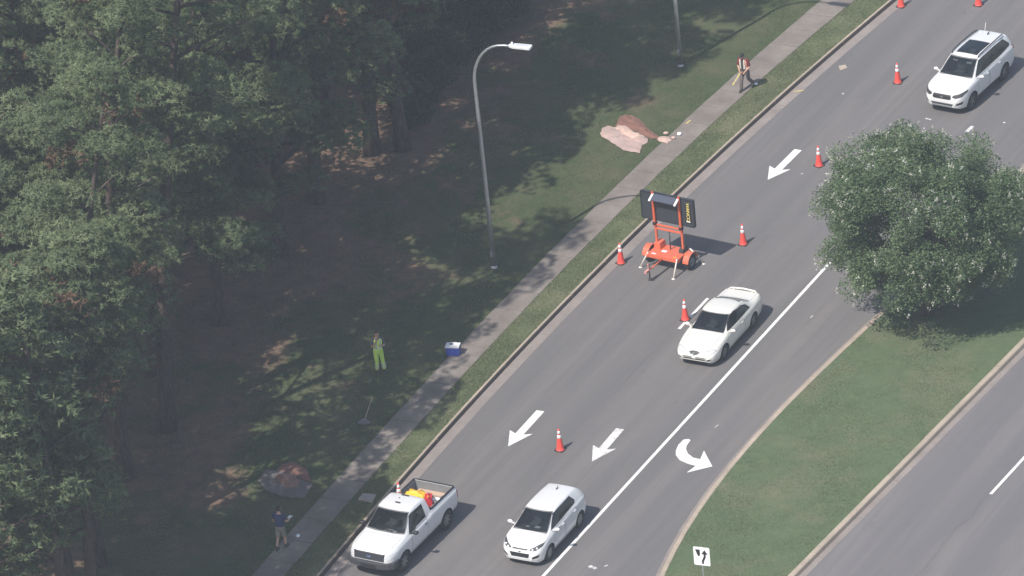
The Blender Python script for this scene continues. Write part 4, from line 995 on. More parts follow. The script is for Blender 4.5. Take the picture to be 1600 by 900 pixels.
# ------------------------------------------------------------------ cooler, rake, covers
cl = G(709, 556, .17); k = empty('cooler', (cl.x, cl.y+.16, .165), R(-14)); tag(k, 'blue cooler with a white lid on the edge of the sidewalk', 'cooler')
mb = MB(); mb.box((0, 0, .175), (.50, .34, .35), None, 0, 1.06); mb.build('box', M['blueplastic'], k, bevel=.03)
mb = MB(); mb.box((0, 0, .385), (.56, .40, .07)); ld = mb.build('lid', M['whiteplastic'], k, bevel=.02)
mb = MB(); mb.box((-.06, .03, .425), (.13, .10, .012)); mb.build('lid_latch', M['black'], ld)
mb = MB(); mb.tube([(-.27, .0, .26), (-.30, .0, .30), (-.30, .10, .36), (-.29, .16, .40), (0, .19, .46), (.29, .16, .40), (.30, .10, .36), (.30, 0, .30), (.27, 0, .26)], .014, 6); mb.build('handle', M['black'], k)
a, b = G(571, 655, .15), G(583, 622, .15)
rk = empty('leaf_rake', (a.x, a.y, .15)); tag(rk, 'grey fan rake lying on the shaded lawn near the sidewalk', 'rake')
d = (b-a).normalized(); n_ = Vector((-d.y, d.x, 0)); d2 = d*-1
mb = MB(); mb.tube([Vector((0, 0, .06)), d*1.55 + Vector((0, 0, .10))], .016, 6); mb.build('handle', M['wood'], rk)
for i in range(13):
    u = (i-6)/6; e = d2*.42*math.cos(u*.62) + n_*.42*math.sin(u*.62)
    mb = MB(); mb.tube([Vector((0, 0, .06)), e*.7+Vector((0, 0, .07)), e + Vector((0, 0, .04)), e*1.07+Vector((0, 0, .0))], [.014, .016, .02, .008], 4); mb.build('tine', M['steelrim'], rk)
mb = MB(); mb.tube([d2*.26+n_*.12+Vector((0, 0, .085)), d2*.28+Vector((0, 0, .085)), d2*.26-n_*.12+Vector((0, 0, .085))], .012, 5); mb.build('brace', M['steelrim'], rk)
cvp = pxpoly([(559, 781), (567, 771), (588, 773), (582, 786)], .15); cc = sum(cvp, Vector())/4
vc = empty('utility_cover', (cc.x, cc.y, .14)); tag(vc, 'pale concrete utility cover set in the grass verge by the pickup', 'utility cover')
mb = MB(); mb.prism([(p.x-cc.x, p.y-cc.y) for p in cvp], -.05, .035); mb.build('frame', M['kerb'], vc, bevel=.01)
mb = MB(); mb.prism([((p.x-cc.x)*.82, (p.y-cc.y)*.82) for p in cvp], .036, .05); mb.build('lid', plain('cover_pale', (.30, .285, .26), .85, 0, .3, 5), vc, bevel=.006)
# storm drain grate slot and survey stubs are too small to read; a steel wrench-like scrap lies on the verge
# ------------------------------------------------------------------ tarps with dug clay
def sheet(name, outline, h0, hfun, mat, parent, loc, n=26, base=.15, sub=None):
    """irregular cloth or heap: outline polygon (world xy minus loc), filled on a polar grid, z = base + hfun(u, a)"""
    m = len(outline); vs = [(0, 0, hfun(0, 0, (0, 0)))]; fs = []; rings = 12
    for r in range(1, rings+1):
        u = r/rings
        for i in range(n*3):
            f = i/(n*3)*m; j = int(f) % m; t = f-int(f); p = outline[j].lerp(outline[(j+1) % m], t)
            x, y = p.x*u, p.y*u; vs.append((x, y, hfun(u, i/(n*3), (x, y))))
    K = n*3
    for i in range(K): fs.append((0, 1+i, 1+(i+1) % K))
    for r in range(rings-1):
        for i in range(K): a = 1+r*K; b = 1+(r+1)*K; fs.append((a+i, b+i, b+(i+1) % K, a+(i+1) % K))
    mb = MB(); mb.add(vs, fs, None, True); o = mb.build(name, mat, parent); return o
from mathutils import noise as MN
def nz(x, y, s, seed=0): return MN.noise(Vector((x*s, y*s, seed*7.3)))
def ground_sheet(name, label, cat, px, mat, hf, jag=.0):
    P = pxpoly(px, .15); c = sum(P, Vector())/len(P); loc = Vector((c.x, c.y, .15))
    q = []
    for i in range(len(P)):
        for t in (0, .33, .66):
            v = P[i].lerp(P[(i+1) % len(P)], t) - c; v.z = 0; q.append(v*(1+random.uniform(-jag, jag)))
    o = sheet(name, q, 0, hf, mat, None, loc); o.location = loc; tag(o, label, cat); return o, loc
def tarpz(amp, seed):
    return lambda u, a, p: .012 + amp*(1-u**3)*(.5+nz(p[0], p[1], 1.5, seed)) + .07*abs(nz(p[0], p[1], 3.2, seed+1)) + (.03*abs(nz(a*40, 0, 1, 3)) if u > .9 else 0)
ground_sheet('tarp', 'pinkish grey tarp sunlit and covered in pale clay beside the sidewalk', 'tarp', [(938, 209), (941, 201), (950, 198), (962, 200), (966, 196), (985, 205), (1003, 214), (1013, 217), (1012, 224), (1003, 228), (1000, 240), (988, 238), (975, 236), (960, 226), (950, 220), (940, 214)], M['tarp'], tarpz(.16, 1), .02)
ground_sheet('clay_heap', 'pale clay heap piled on top of the sunlit tarp', 'soil heap', [(961, 203), (966, 197), (978, 200), (992, 208), (1008, 215), (1010, 221), (998, 221), (980, 216), (968, 213)], M['paleclay'], lambda u, a, p: .12+.10*(1-u*u)*(.8+nz(p[0], p[1], 2, 4))+.06*nz(p[0], p[1], 6, 5)-.06*u, .06)
ground_sheet('dug_hole', 'freshly dug red-brown earth behind the sunlit tarp', 'dug earth', [(961, 197), (968, 184), (984, 180), (1000, 188), (1015, 204), (1028, 213), (1030, 219), (1016, 218), (1000, 209), (982, 201)], M['darkclay'], lambda u, a, p: .02+.10*(1-u)*(1+nz(p[0], p[1], 3, 6))+.05*nz(p[0], p[1], 6, 7), .08)
ground_sheet('clay_spill', 'small pink clay spill between the dug earth and the sidewalk', 'soil heap', [(1026, 217), (1034, 213), (1045, 214), (1050, 219), (1042, 224), (1030, 221)], M['paleclay'], lambda u, a, p: .015+.06*(1-u)*(1+nz(p[0], p[1], 4, 8)), .1)
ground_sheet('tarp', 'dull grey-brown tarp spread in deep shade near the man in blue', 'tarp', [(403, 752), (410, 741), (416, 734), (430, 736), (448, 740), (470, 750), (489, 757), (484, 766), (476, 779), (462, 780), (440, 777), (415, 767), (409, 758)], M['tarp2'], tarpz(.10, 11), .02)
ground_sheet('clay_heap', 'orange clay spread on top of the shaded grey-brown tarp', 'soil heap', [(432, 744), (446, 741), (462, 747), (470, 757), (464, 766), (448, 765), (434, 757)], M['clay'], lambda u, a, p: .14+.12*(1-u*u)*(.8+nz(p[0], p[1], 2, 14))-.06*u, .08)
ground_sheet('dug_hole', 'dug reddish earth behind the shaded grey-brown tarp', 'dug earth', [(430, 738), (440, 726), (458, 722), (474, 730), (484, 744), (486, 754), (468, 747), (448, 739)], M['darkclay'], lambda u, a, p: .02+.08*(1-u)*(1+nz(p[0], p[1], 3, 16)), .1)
# clods and paper scraps by the sidewalk
def clod(px, r, mat, label, cat, name='clod'):
    p = G(*px, .16); mb = MB(); q = []
    for v in range(1): mb.ball((0, 0, r*.3), (r, r*.75, r*.45), 9, 6)
    mb.v = [v*(1+.25*MN.noise(v*9)) for v in mb.v]
    o = mb.build(name, mat); o.location = p; o.rotation_euler = (0, 0, random.uniform(0, 3)); tag(o, label, cat)
clod((1041, 209), .13, M['paleclay'], 'pale clod on the grass just above the clay spill', 'clod')
clod((1052, 216), .12, M['paleclay'], 'lower of two pale clods on the sidewalk edge by the clay spill', 'clod')
clod((1062, 210), .14, M['collar'], 'white lump at the end of the sidewalk debris', 'debris', 'debris')
clod((1181, 132), .10, M['collar'], 'white scrap on the sidewalk behind the walking worker', 'debris', 'debris')
clod((466, 838), .12, M['collar'], 'white scrap on the sidewalk right of the man in blue', 'debris', 'debris')
for i, (x, y) in enumerate(((476, 850), (482, 846))):
    pass
# ------------------------------------------------------------------ load in the pickup bed (each thing stands on the bed floor)
TM = Matrix.Translation(TRUCK.location) @ Matrix.Rotation(TRUCK.rotation_euler.z, 4, 'Z')
def bed(name, label, cat, x, y, z=.825, rz=0):
    p = TM @ Vector((x, y, z)); o = empty(name, p, TRUCK.rotation_euler.z+rz); return tag(o, label, cat)
put_cone(None, 'orange cone standing in the pickup bed behind the cab', .4, loc=TM @ Vector((-.95, -.62, 1.095)))
o = bed('jacket_bundle', 'bundle of yellow work jackets heaped in the pickup bed', 'clothes', -1.30, -.10)
mb = MB()
mb.ball((0, 0, .34), (.40, .42, .36), 18, 12); mb.v = [Vector((v.x, v.y, max(0, v.z)))*(1+.28*MN.noise(v*5.0)) for v in mb.v]; mb.build('folds', M['yellow'], o)
mb = MB(); mb.tube([(-.1, -.40, .36), (0, -.24, .64), (.05, 0, .70), (.1, .28, .61), (.05, .40, .36)], [.05, .07, .06, .07, .05], 8); mb.build('sleeve', plain('yellow_sleeve', (.85, .60, .08), .7), o)
o = bed('fuel_can', 'red fuel can beside the yellow jackets in the pickup bed', 'fuel can', -1.42, .34, .825, .5)
mb = MB(); mb.box((0, 0, .29), (.40, .30, .56), None, 0, .9); mb.build('can', M['redplastic'], o, bevel=.03)
mb = MB(); mb.tube([(.1, 0, .56), (.2, 0, .66), (.28, 0, .68)], .025, 8); mb.build('spout', M['yellow'], o)
mb = MB(); mb.tube([(-.14, 0, .56), (-.1, 0, .64), (.04, 0, .64), (.08, 0, .56)], .018, 6); mb.build('handle', M['redplastic'], o)
o = bed('bucket', 'white bucket standing near the driver side of the pickup bed', 'bucket', -1.58, .55)
mb = MB(); mb.lathe([(.001, .01), (.13, .0), (.15, .36), (.16, .37), (.145, .36), (.125, .03), (.001, .03)], 20); mb.build('pail', M['whiteplastic'], o)
mb = MB(); mb.tube([(0, .155*math.cos(a), .36-.10*math.sin(a)) for a in [math.pi*i/8 for i in range(9)]], .007, 5); mb.build('bail', M['black'], o)
o = bed('tool_box', 'dark tool box at the driver side behind the pickup cab', 'tool box', -.95, .58)
mb = MB(); mb.box((0, 0, .14), (.30, .24, .26)); mb.build('case', M['black'], o, bevel=.015)
mb = MB(); mb.box((0, 0, .285), (.31, .25, .03)); mb.build('lid', M['trim'], o)
o = bed('crate', 'pale pink crate between the cab and the yellow jackets', 'crate', -.98, .12)
mb = MB(); mb.box((0, 0, .20), (.26, .46, .36)); mb.build('case', plain('crate_pink', (.62, .48, .44), .7), o, bevel=.015)
mb = MB(); mb.box((0, 0, .395), (.28, .48, .025)); mb.build('lid', M['whiteplastic'], o)
for i, (y, z) in enumerate(((0, .84),)):
    o = bed('plank_stack', 'pale planks lying across the pickup bed at the tailgate', 'planks', -2.24, 0)
    for k in range(4):
        mb = MB(); mb.box((-.10+(k % 2)*.13, random.uniform(-.04, .04), .06+.075*(k//2)), (.12, 1.30, .06)); mb.build('plank', M['wood'], o, bevel=.006)
o = bed('dark_bag', 'black bag lying in the middle of the pickup bed', 'bag', -1.85, .05)
mb = MB(); mb.ball((0, 0, .14), (.26, .2, .15), 14, 8); mb.v = [Vector((v.x, v.y, max(0, v.z)))*(1+.2*MN.noise(v*6)) for v in mb.v]; mb.build('sack', M['trim'], o)
mb = MB(); mb.tube([(-.1, 0, .27), (0, 0, .36), (.1, 0, .27)], .015, 6); mb.build('handle', M['black'], o)

# ------------------------------------------------------------------ people
def skinned(name, J, E, mat, parent, sub=2, root=0):
    """J: joint name -> (pos, radius); E: list of (a, b)"""
    keys = list(J); me = bpy.data.meshes.new('sk'); me.from_pydata([J[k][0] for k in keys], [(keys.index(a), keys.index(b)) for a, b in E], [])
    o = bpy.data.objects.new('sk', me); C.objects.link(o); o.modifiers.new('s', 'SKIN'); sv = me.skin_vertices[0].data
    for i, k in enumerate(keys):
        r = J[k][1]; sv[i].radius = r if hasattr(r, '__len__') else (r, r); sv[i].use_root = (i == root)
    ss = o.modifiers.new('u', 'SUBSURF'); ss.levels = sub; ss.render_levels = sub
    dg = bpy.context.evaluated_depsgraph_get(); dg.update(); m = bpy.data.meshes.new_from_object(o.evaluated_get(dg)); m.name = name
    bpy.data.objects.remove(o); m.materials.clear(); m.materials.append(mat); m.polygons.foreach_set('use_smooth', [True]*len(m.polygons))
    q = link(name, m, parent); kids.setdefault(parent.name, []).append(q); return q
def person(label, loc, rz, pose, cl, scale=1.0):
    """local frame: +x the way the person faces, +y to their left"""
    r = empty('person', loc, rz); tag(r, label, 'person'); r.scale = (scale,)*3
    P = pose; V = Vector
    hip, chest, neck, head = V(P.get('hip', (0, 0, .93))), V(P.get('chest', (.0, 0, 1.28))), V(P.get('neck', (.02, 0, 1.50))), V(P.get('head', (.04, 0, 1.66)))
    J = {'hip': (hip, .115), 'waist': (hip.lerp(chest, .45), .105), 'chest': (chest, .115), 'sh': (chest.lerp(neck, .62), .085), 'neck': (neck, .055), 'skull': (neck.lerp(head, .5), .06)}
    E = [('hip', 'waist'), ('waist', 'chest'), ('chest', 'sh'), ('sh', 'neck'), ('neck', 'skull')]
    for s, y in (('L', 1), ('R', -1)):
        shd = chest.lerp(neck, .62) + V((0, .185*y, 0)); el, wr, fi = V(P['el'+s]), V(P['wr'+s]), V(P['fi'+s])
        hj = hip + V((0, .095*y, -.05)); kn, an, to = V(P['kn'+s]), V(P['an'+s]), V(P['to'+s])
        J['shd'+s] = (shd, .062); J['el'+s] = (el, .045); J['wr'+s] = (wr, .031); J['pm'+s] = (wr.lerp(fi, .45), (.042, .024))
        J['hj'+s] = (hj, .092); J['th'+s] = (hj.lerp(kn, .5), .08); J['kn'+s] = (kn, .058); J['cf'+s] = (kn.lerp(an, .4), .055); J['an'+s] = (an, .038); J['to'+s] = (to, (.042, .03))
        E += [('sh', 'shd'+s), ('shd'+s, 'el'+s), ('el'+s, 'wr'+s), ('wr'+s, 'pm'+s), ('hip', 'hj'+s), ('hj'+s, 'th'+s), ('th'+s, 'kn'+s), ('kn'+s, 'cf'+s), ('cf'+s, 'an'+s), ('an'+s, 'to'+s)]
    body = skinned('body', J, E, M['skin'], r)
    # hands: five fingers each
    for s, y in (('L', 1), ('R', -1)):
        wr, fi = V(P['wr'+s]), V(P['fi'+s]); d = (fi-wr).normalized(); el = V(P['el'+s]); side = d.cross(V((0, 0, 1)) if abs(d.z) < .8 else V((1, 0, 0))).normalized(); up = side.cross(d)
        pm = wr.lerp(fi, .5); mb = MB()
        for i, (o_, L) in enumerate(((-.03, .065), (-.01, .078), (.01, .074), (.03, .058))):
            b0 = pm + side*o_; b1 = b0 + d*L*.6; b2 = b1 + (d*.7-up*.7)*L*.5; mb.tube([b0, b1, b2], [.011, .010, .007], 6)
        b0 = wr.lerp(fi, .2)-side*.03; mb.tube([b0, b0-side*.03+d*.03, b0-side*.035+d*.065], [.013, .011, .008], 6)
        mb.build('fingers', M['skin'], body)['kind'] = 'stuff'
    # head with face
    yaw = P.get('yaw', 0); Hm = Matrix.Translation(head) @ Matrix.Rotation(yaw, 4, 'Z') @ Matrix.Rotation(P.get('nod', 0), 4, 'Y')
    mb = MB(); mb.ball((0, 0, 0), (.098, .078, .118), 20, 14)
    for i, v in enumerate(mb.v):
        f = max(0, v.x/.098); w_ = math.exp(-(v.y/.018)**2)
        v.x += f*w_*.020*math.exp(-((v.z+.015)/.022)**2)                              # nose
        v.x -= f*.010*math.exp(-((abs(v.y)-.032)/.015)**2)*math.exp(-((v.z-.015)/.016)**2)   # eye sockets
        v.x += f*.006*math.exp(-((v.z+.055)/.010)**2)*math.exp(-(v.y/.03)**2)               # lips
        if v.z < -.04: v.y *= .86; 
    for y in (1, -1): mb.ball((-.005, y*.080, -.005), (.022, .010, .030), 8, 6)
    mb.v = [Hm @ v for v in mb.v]; hd = mb.build('head', M['skin'], body)
    mb = MB()
    for y in (1, -1): mb.ball((.084, y*.032, .014), (.010, .014, .008), 8, 5)
    mb.v = [Hm @ v for v in mb.v]; mb.build('eyes', M['black'], hd)['kind'] = 'stuff'
    mb = MB(); mb.box((.094, 0, -.058), (.008, .04, .006)); mb.v = [Hm @ v for v in mb.v]; mb.build('mouth', plain('lips', (.35, .14, .12), .6), hd)
    mb = MB(); mb.ball((-.012, 0, .018), (.100, .084, .116), 18, 12); mb.v = [Hm @ (v if not (v.x > .03 and v.z < .06) else Vector((v.x*.6, v.y*.9, max(v.z, .02)))) for v in mb.v if True]
    mb.build(cl.get('hat', ('hair',))[0], cl.get('hat', (None, M['hair']))[1], body)
    if cl.get('hat') and cl['hat'][0] != 'hair':
        mb = MB(); mb.prism([(.17*math.cos(a), .075*math.sin(a)) for a in [-1.4+.28*i for i in range(11)]], .035, .048, Hm); mb.lathe([(.099, .03), (.101, .04), (.085, .085), (.05, .122), (.001, .135)], 18, Hm); mb.build('brim', cl['hat'][1], body)
    # clothing: closed garments lofted round the trunk and along the limbs
    def smooth_path(P_, R_, k=5):
        ps, rs = [], []
        for i in range(len(P_)-1):
            p0, p1, p2, p3 = P_[max(i-1, 0)], P_[i], P_[i+1], P_[min(i+2, len(P_)-1)]
            for j in range(k):
                t = j/k; ps.append(.5*((2*p1)+(p2-p0)*t+(2*p0-5*p1+4*p2-p3)*t*t+(3*p1-3*p2+p3-p0)*t**3)); rs.append(R_[i]+(R_[i+1]-R_[i])*t)
        return ps+[P_[-1]], rs+[R_[-1]]
    def trunk_loft(mb, rings, n=20):
        vs = []; fs = []
        for c_, rx, ry in rings:
            for q in range(n):
                a_ = 2*math.pi*q/n; cx_, sy_ = math.cos(a_), math.sin(a_)
                vs.append((c_.x+rx*math.copysign(abs(cx_)**.8, cx_), c_.y+ry*math.copysign(abs(sy_)**.8, sy_), c_.z))
        for i in range(len(rings)-1):
            for q in range(n): q2 = (q+1) % n; fs.append((i*n+q, i*n+q2, (i+1)*n+q2, (i+1)*n+q))
        mb.add(vs, fs, None, True)
    wa = J['waist'][0]; shc = J['sh'][0]
    def torso(o):
        return [(hip+V((0, 0, -.04)), .128+o, .172+o), (hip+V((0, 0, .06)), .125+o, .168+o), (wa, .118+o, .158+o), (chest+V((0, 0, -.06)), .130+o, .176+o), (chest+V((0, 0, .06)), .130+o, .188+o), (shc+V((-.005, 0, -.02)), .105+o, .190+o), (shc+V((-.005, 0, .025)), .085+o, .150+o), (neck+V((0, 0, -.015)), .062+o, .075+o)]
    mb = MB(); trunk_loft(mb, torso(.0)); sl_ = cl.get('sleeve', .6)
    for s in 'LR':
        shd, el, wr = J['shd'+s][0], J['el'+s][0], J['wr'+s][0]
        P_ = [shd+(V((0, -.05, 0)) if s == 'L' else V((0, .05, 0))), shd, shd.lerp(el, min(1, sl_))]; R_ = [.075, .074, .060]
        if sl_ > 1: P_.append(el.lerp(wr, sl_-1)); R_.append(.044)
        ps, rs = smooth_path(P_, R_); mb.tube(ps, rs, 12)
    mb.build('shirt', cl['shirt'], body)
    mb = MB(); trunk_loft(mb, [(hip+V((0, 0, .055)), .130, .174), (hip+V((0, 0, -.03)), .137, .182), (hip+V((0, 0, -.12)), .115, .165)]); tl = cl.get('leg', 1.96)
    for s in 'LR':
        hj, kn, an = J['hj'+s][0], J['kn'+s][0], J['an'+s][0]
        P_ = [hj+V((0, 0, .03)), hj.lerp(kn, .3)]; R_ = [.105, .100]
        if tl <= 1: P_.append(hj.lerp(kn, tl)); R_.append(.092)
        else: P_ += [kn, kn.lerp(an, .5), kn.lerp(an, tl-1)]; R_ += [.078, .076, .070]
        ps, rs = smooth_path(P_, R_); mb.tube(ps, rs, 14)
    mb.build(cl.get('legname', 'trousers'), cl['trousers'], body)
    for s in 'LR':
        an, to = J['an'+s][0], J['to'+s][0]; mb = MB(); d = (to-an); d.z = 0; d.normalize(); yv = Vector((-d.y, d.x, 0))
        mm = Matrix((d, yv, Vector((0, 0, 1)))).transposed().to_4x4(); mm.translation = Vector((an.x, an.y, max(0.0, min(an.z, to.z+.02)-.06)))
        mb.ball((.06, 0, .045), (.155, .055, .055), 14, 8); mb.v = [mm @ Vector((v.x, v.y, max(0, v.z))) for v in mb.v]; mb.tube([an+Vector((0, 0, .08)), an - Vector((0, 0, .02))], .052, 8); mb.build('boot', cl.get('boot', M['black']), body)
    if cl.get('vest'):
        mb = MB(); trunk_loft(mb, torso(.014)[1:-1] + [(neck+V((0, 0, -.05)), .088, .115)]); mb.build('vest', cl['vest'], body)
    return r, J, body
def band(parent, a, b, rad, w_, mat, name='reflective_band', el=1.0, M_=None):
    d = (b-a).normalized(); mb = MB(); mb.tube([a, b], rad, 14, False); 
    if el != 1: 
        for v in mb.v: v.y = a.y+(v.y-a.y)*el
    return mb.build(name, mat, parent)
hivis = plain('hi_vis_yellow', (.55, .76, .14), .6, 0, .08); silver = plain('reflective_silver', (.66, .66, .60), .5, 0, .08)
face_cam = lambda p: math.atan2(cam_loc.y-p.y, cam_loc.x-p.x)
# worker in yellow-green, right hand raised to the chin
p = G(594, 580, .14)
r, J, bd = person('person in yellow-green hi-vis vest and trousers standing on the shaded lawn', (p.x, p.y, .14), face_cam(p)+.25,
    dict(elL=(.10, .26, 1.14), wrL=(.24, .10, 1.22), fiL=(.28, .02, 1.27), elR=(.12, -.25, 1.18), wrR=(.24, -.10, 1.40), fiR=(.20, -.04, 1.49),
         knL=(.04, .13, .50), anL=(.06, .17, .09), toL=(.18, .19, .03), knR=(.03, -.10, .50), anR=(-.02, -.10, .09), toR=(.11, -.11, .03), head=(.06, 0, 1.66), nod=.15),
    dict(shirt=plain('navy_shirt', (.06, .065, .08), .8), trousers=hivis, vest=plain('hi_vis_vest', (.72, .92, .16), .6, 0, .05), sleeve=.75, boot=M['trim'], hat=('hair', plain('short_brown_hair', (.09, .055, .035), .8))))
for s in 'LR':
    for k in (.30, .62):
        a_ = J['kn'+s][0].lerp(J['an'+s][0], k); b_ = J['kn'+s][0].lerp(J['an'+s][0], k+.16); mb = MB(); mb.tube([a_, b_], [.090, .086], 14, False); mb.build('reflective_band', silver, bd)
for y in (.085, -.085):
    mb = MB(); mb.box((.15, y, 1.27), (.012, .05, .44)); mb.box((-.150, y, 1.22), (.012, .05, .34)); mb.build('reflective_band', silver, bd, bevel=.003)
mb = MB(); mb.lathe([(.190, 1.06), (.193, 1.065), (.193, 1.115), (.190, 1.12)], 20); mb.v = [Vector((v.x*.88, v.y*1.02, v.z)) for v in mb.v]; mb.build('reflective_band', silver, bd)
# worker striding down the sidewalk
p = G(1166, 139, .17)
pinkv = plain('faded_orange_vest', (.78, .36, .26), .65, 0, .1)
r, J, bd = person('person in faded orange vest and dark cap walking down the sunlit sidewalk', (p.x, p.y, .165), R(238),
    dict(hip=(0, 0, .90), chest=(.05, 0, 1.25), neck=(.09, 0, 1.47), head=(.14, 0, 1.61), nod=.5,
         elL=(.06, .27, 1.10), wrL=(.24, .12, .92), fiL=(.29, .06, .86), elR=(.08, -.27, 1.10), wrR=(.26, -.10, .92), fiR=(.31, -.03, .86),
         knL=(-.05, .12, .50), anL=(-.36, .14, .16), toL=(-.26, .15, .05), knR=(.20, -.09, .48), anR=(.26, -.09, .08), toR=(.39, -.09, .03)),
    dict(shirt=plain('dark_red_shirt', (.16, .02, .03), .8), trousers=plain('grey_brown_trousers', (.13, .105, .10), .85), vest=pinkv, sleeve=.8, boot=M['trim'], hat=('cap', plain('black_cap', (.015, .015, .017), .7))))
for y in (.09, -.09):
    mb = MB(); mb.box((.20, y, 1.25), (.012, .055, .42), Matrix.Translation((0, 0, 0))); mb.build('reflective_band', silver, bd, bevel=.003)
mb = MB(); mb.box((.205, 0, 1.22), (.012, .09, .46)); mb.build('vest_opening', plain('dark_shirt_front', (.05, .05, .055), .8), bd)
mb = MB(); mb.lathe([(.196, 1.02), (.199, 1.025), (.199, 1.075), (.196, 1.08)], 20); mb.v = [Vector((v.x*.86+.03, v.y*1.0, v.z)) for v in mb.v]; mb.build('reflective_band', silver, bd)
# man in blue, back to the camera
p = G(441, 857, .15)
r, J, bd = person('person in blue shirt and khaki shorts seen from behind at the shaded sidewalk edge', (p.x, p.y, .15), R(62),
    dict(elL=(.02, .27, 1.14), wrL=(.16, .24, .96), fiL=(.24, .22, .92), elR=(.05, -.28, 1.16), wrR=(.28, -.27, 1.13), fiR=(.37, -.24, 1.14),
         knL=(-.03, .10, .49), anL=(-.22, .10, .12), toL=(-.10, .11, .04), knR=(.12, -.09, .48), anR=(.14, -.10, .08), toR=(.27, -.11, .03), head=(.07, 0, 1.66)),
    dict(shirt=plain('blue_shirt', (.028, .038, .11), .8), trousers=plain('khaki_shorts', (.24, .21, .17), .85), leg=.9, legname='shorts', sleeve=.62, boot=M['trim']))
mb = MB(); mb.box((.40, -.24, 1.17), (.20, .14, .012), Matrix.Rotation(R(0), 4, 'Z')); 
for i in range(0): pass
o = mb.build('paper_sheet', M['whiteplastic']); o.matrix_world = Matrix.Translation((p.x, p.y, .15)) @ Matrix.Rotation(R(62), 4, 'Z'); tag(o, 'white paper held by the person in blue', 'paper')

# ------------------------------------------------------------------ vegetation
def inpoly(P, poly):
    x, y = P[:, 0], P[:, 1]; c = np.zeros(len(P), bool); n = len(poly)
    for i in range(n):
        x1, y1 = poly[i]; x2, y2 = poly[(i+1) % n]
        if y1 == y2: continue
        k = ((y1 > y) != (y2 > y)) & (x < (x2-x1)*(y-y1)/(y2-y1)+x1); c ^= k
    return c
# where the wood's outer boughs reach, as seen from the air, and how far its shade reaches across the lawn
REACH = [(-400, -400), (760, -400), (760, -5), (690, 10), (655, 40), (600, 60), (640, 100), (640, 150), (600, 172), (585, 200), (560, 235), (528, 265), (522, 292), (480, 300), (440, 285), (428, 330), (428, 385), (400, 412), (350, 420), (300, 352), (276, 375), (275, 410), (262, 440), (262, 490), (238, 520), (212, 545), (212, 620), (160, 640), (150, 690), (205, 690), (208, 760), (160, 800), (110, 790), (92, 840), (50, 870), (38, 905), (20, 1400), (-400, 1400)]
SHY = [-400, 0, 60, 100, 150, 200, 230, 250, 300, 340, 380, 400, 440, 480, 520, 560, 600, 650, 700, 760, 800, 860, 900, 1400]
SHX = [1600, 1270, 1190, 1130, 1075, 1035, 1015, 985, 900, 880, 880, 850, 815, 760, 735, 712, 690, 668, 640, 600, 560, 520, 480, 100]
COT = 1/math.tan(SUN_EL)
def shade_ok(P, slack):
    q = P.copy(); z = P[:, 2]-.15; q[:, 0] += z*COT*math.cos(SUN_AZ); q[:, 1] += z*COT*math.sin(SUN_AZ); q[:, 2] = .15
    s = PX(q); return s[:, 0] < np.interp(s[:, 1], SHY, SHX) + slack
def tuft_templates(k, n, wd, seed):
    r = np.random.default_rng(seed); out = []
    for _ in range(k):
        d = r.normal(size=(n, 3)); d[:, 2] = d[:, 2]*.8+.35; d /= np.linalg.norm(d, axis=1)[:, None]
        s = np.cross(d, r.normal(size=(n, 3))); s /= np.linalg.norm(s, axis=1)[:, None]
        L = r.uniform(.75, 1.1, n)[:, None]
        a = d*.10-s*wd; b = d*.10+s*wd; c = d*L
        c[:, 2] -= .12*L[:, 0]
        V = np.stack([a, b, c], 1).reshape(-1, 3); out.append(V)
    return out
TT = tuft_templates(8, 15, .13, 3); TTs = tuft_templates(4, 9, .18, 4)
def tufts_mesh(name, centers, radii, vary, mat, parent, tmpl, dirs):
    k = len(tmpl); idx = rng.integers(0, k, len(centers)); A = rng.uniform(0, 6.28, len(centers)); n = tmpl[0].shape[0]
    T = np.stack(tmpl)[idx]                                  # (m, n, 3)
    c, s = np.cos(A)[:, None], np.sin(A)[:, None]
    X = T[:, :, 0]*c-T[:, :, 1]*s; Y = T[:, :, 0]*s+T[:, :, 1]*c
    Vx = np.stack([X, Y, T[:, :, 2]], 2)*radii[:, None, None] + centers[:, None, :]
    base = np.tile(np.array([-.12, -.12, .12]), n//3)[None, :]
    va = np.clip(vary[:, None] + base + rng.normal(0, .05, (len(centers), n)), 0, 1)
    loc = np.stack([X, Y, T[:, :, 2]], 2); pf = dirs[:, None, :] + loc*.55 + np.array([0, 0, .30]); pf /= np.linalg.norm(pf, axis=2)[:, :, None]
    Vx = Vx.reshape(-1, 3); F = np.arange(len(Vx)).reshape(-1, 3)
    return nmesh(name, Vx, F, mat, parent, attr=va.ravel(), puff=pf.reshape(-1, 3))
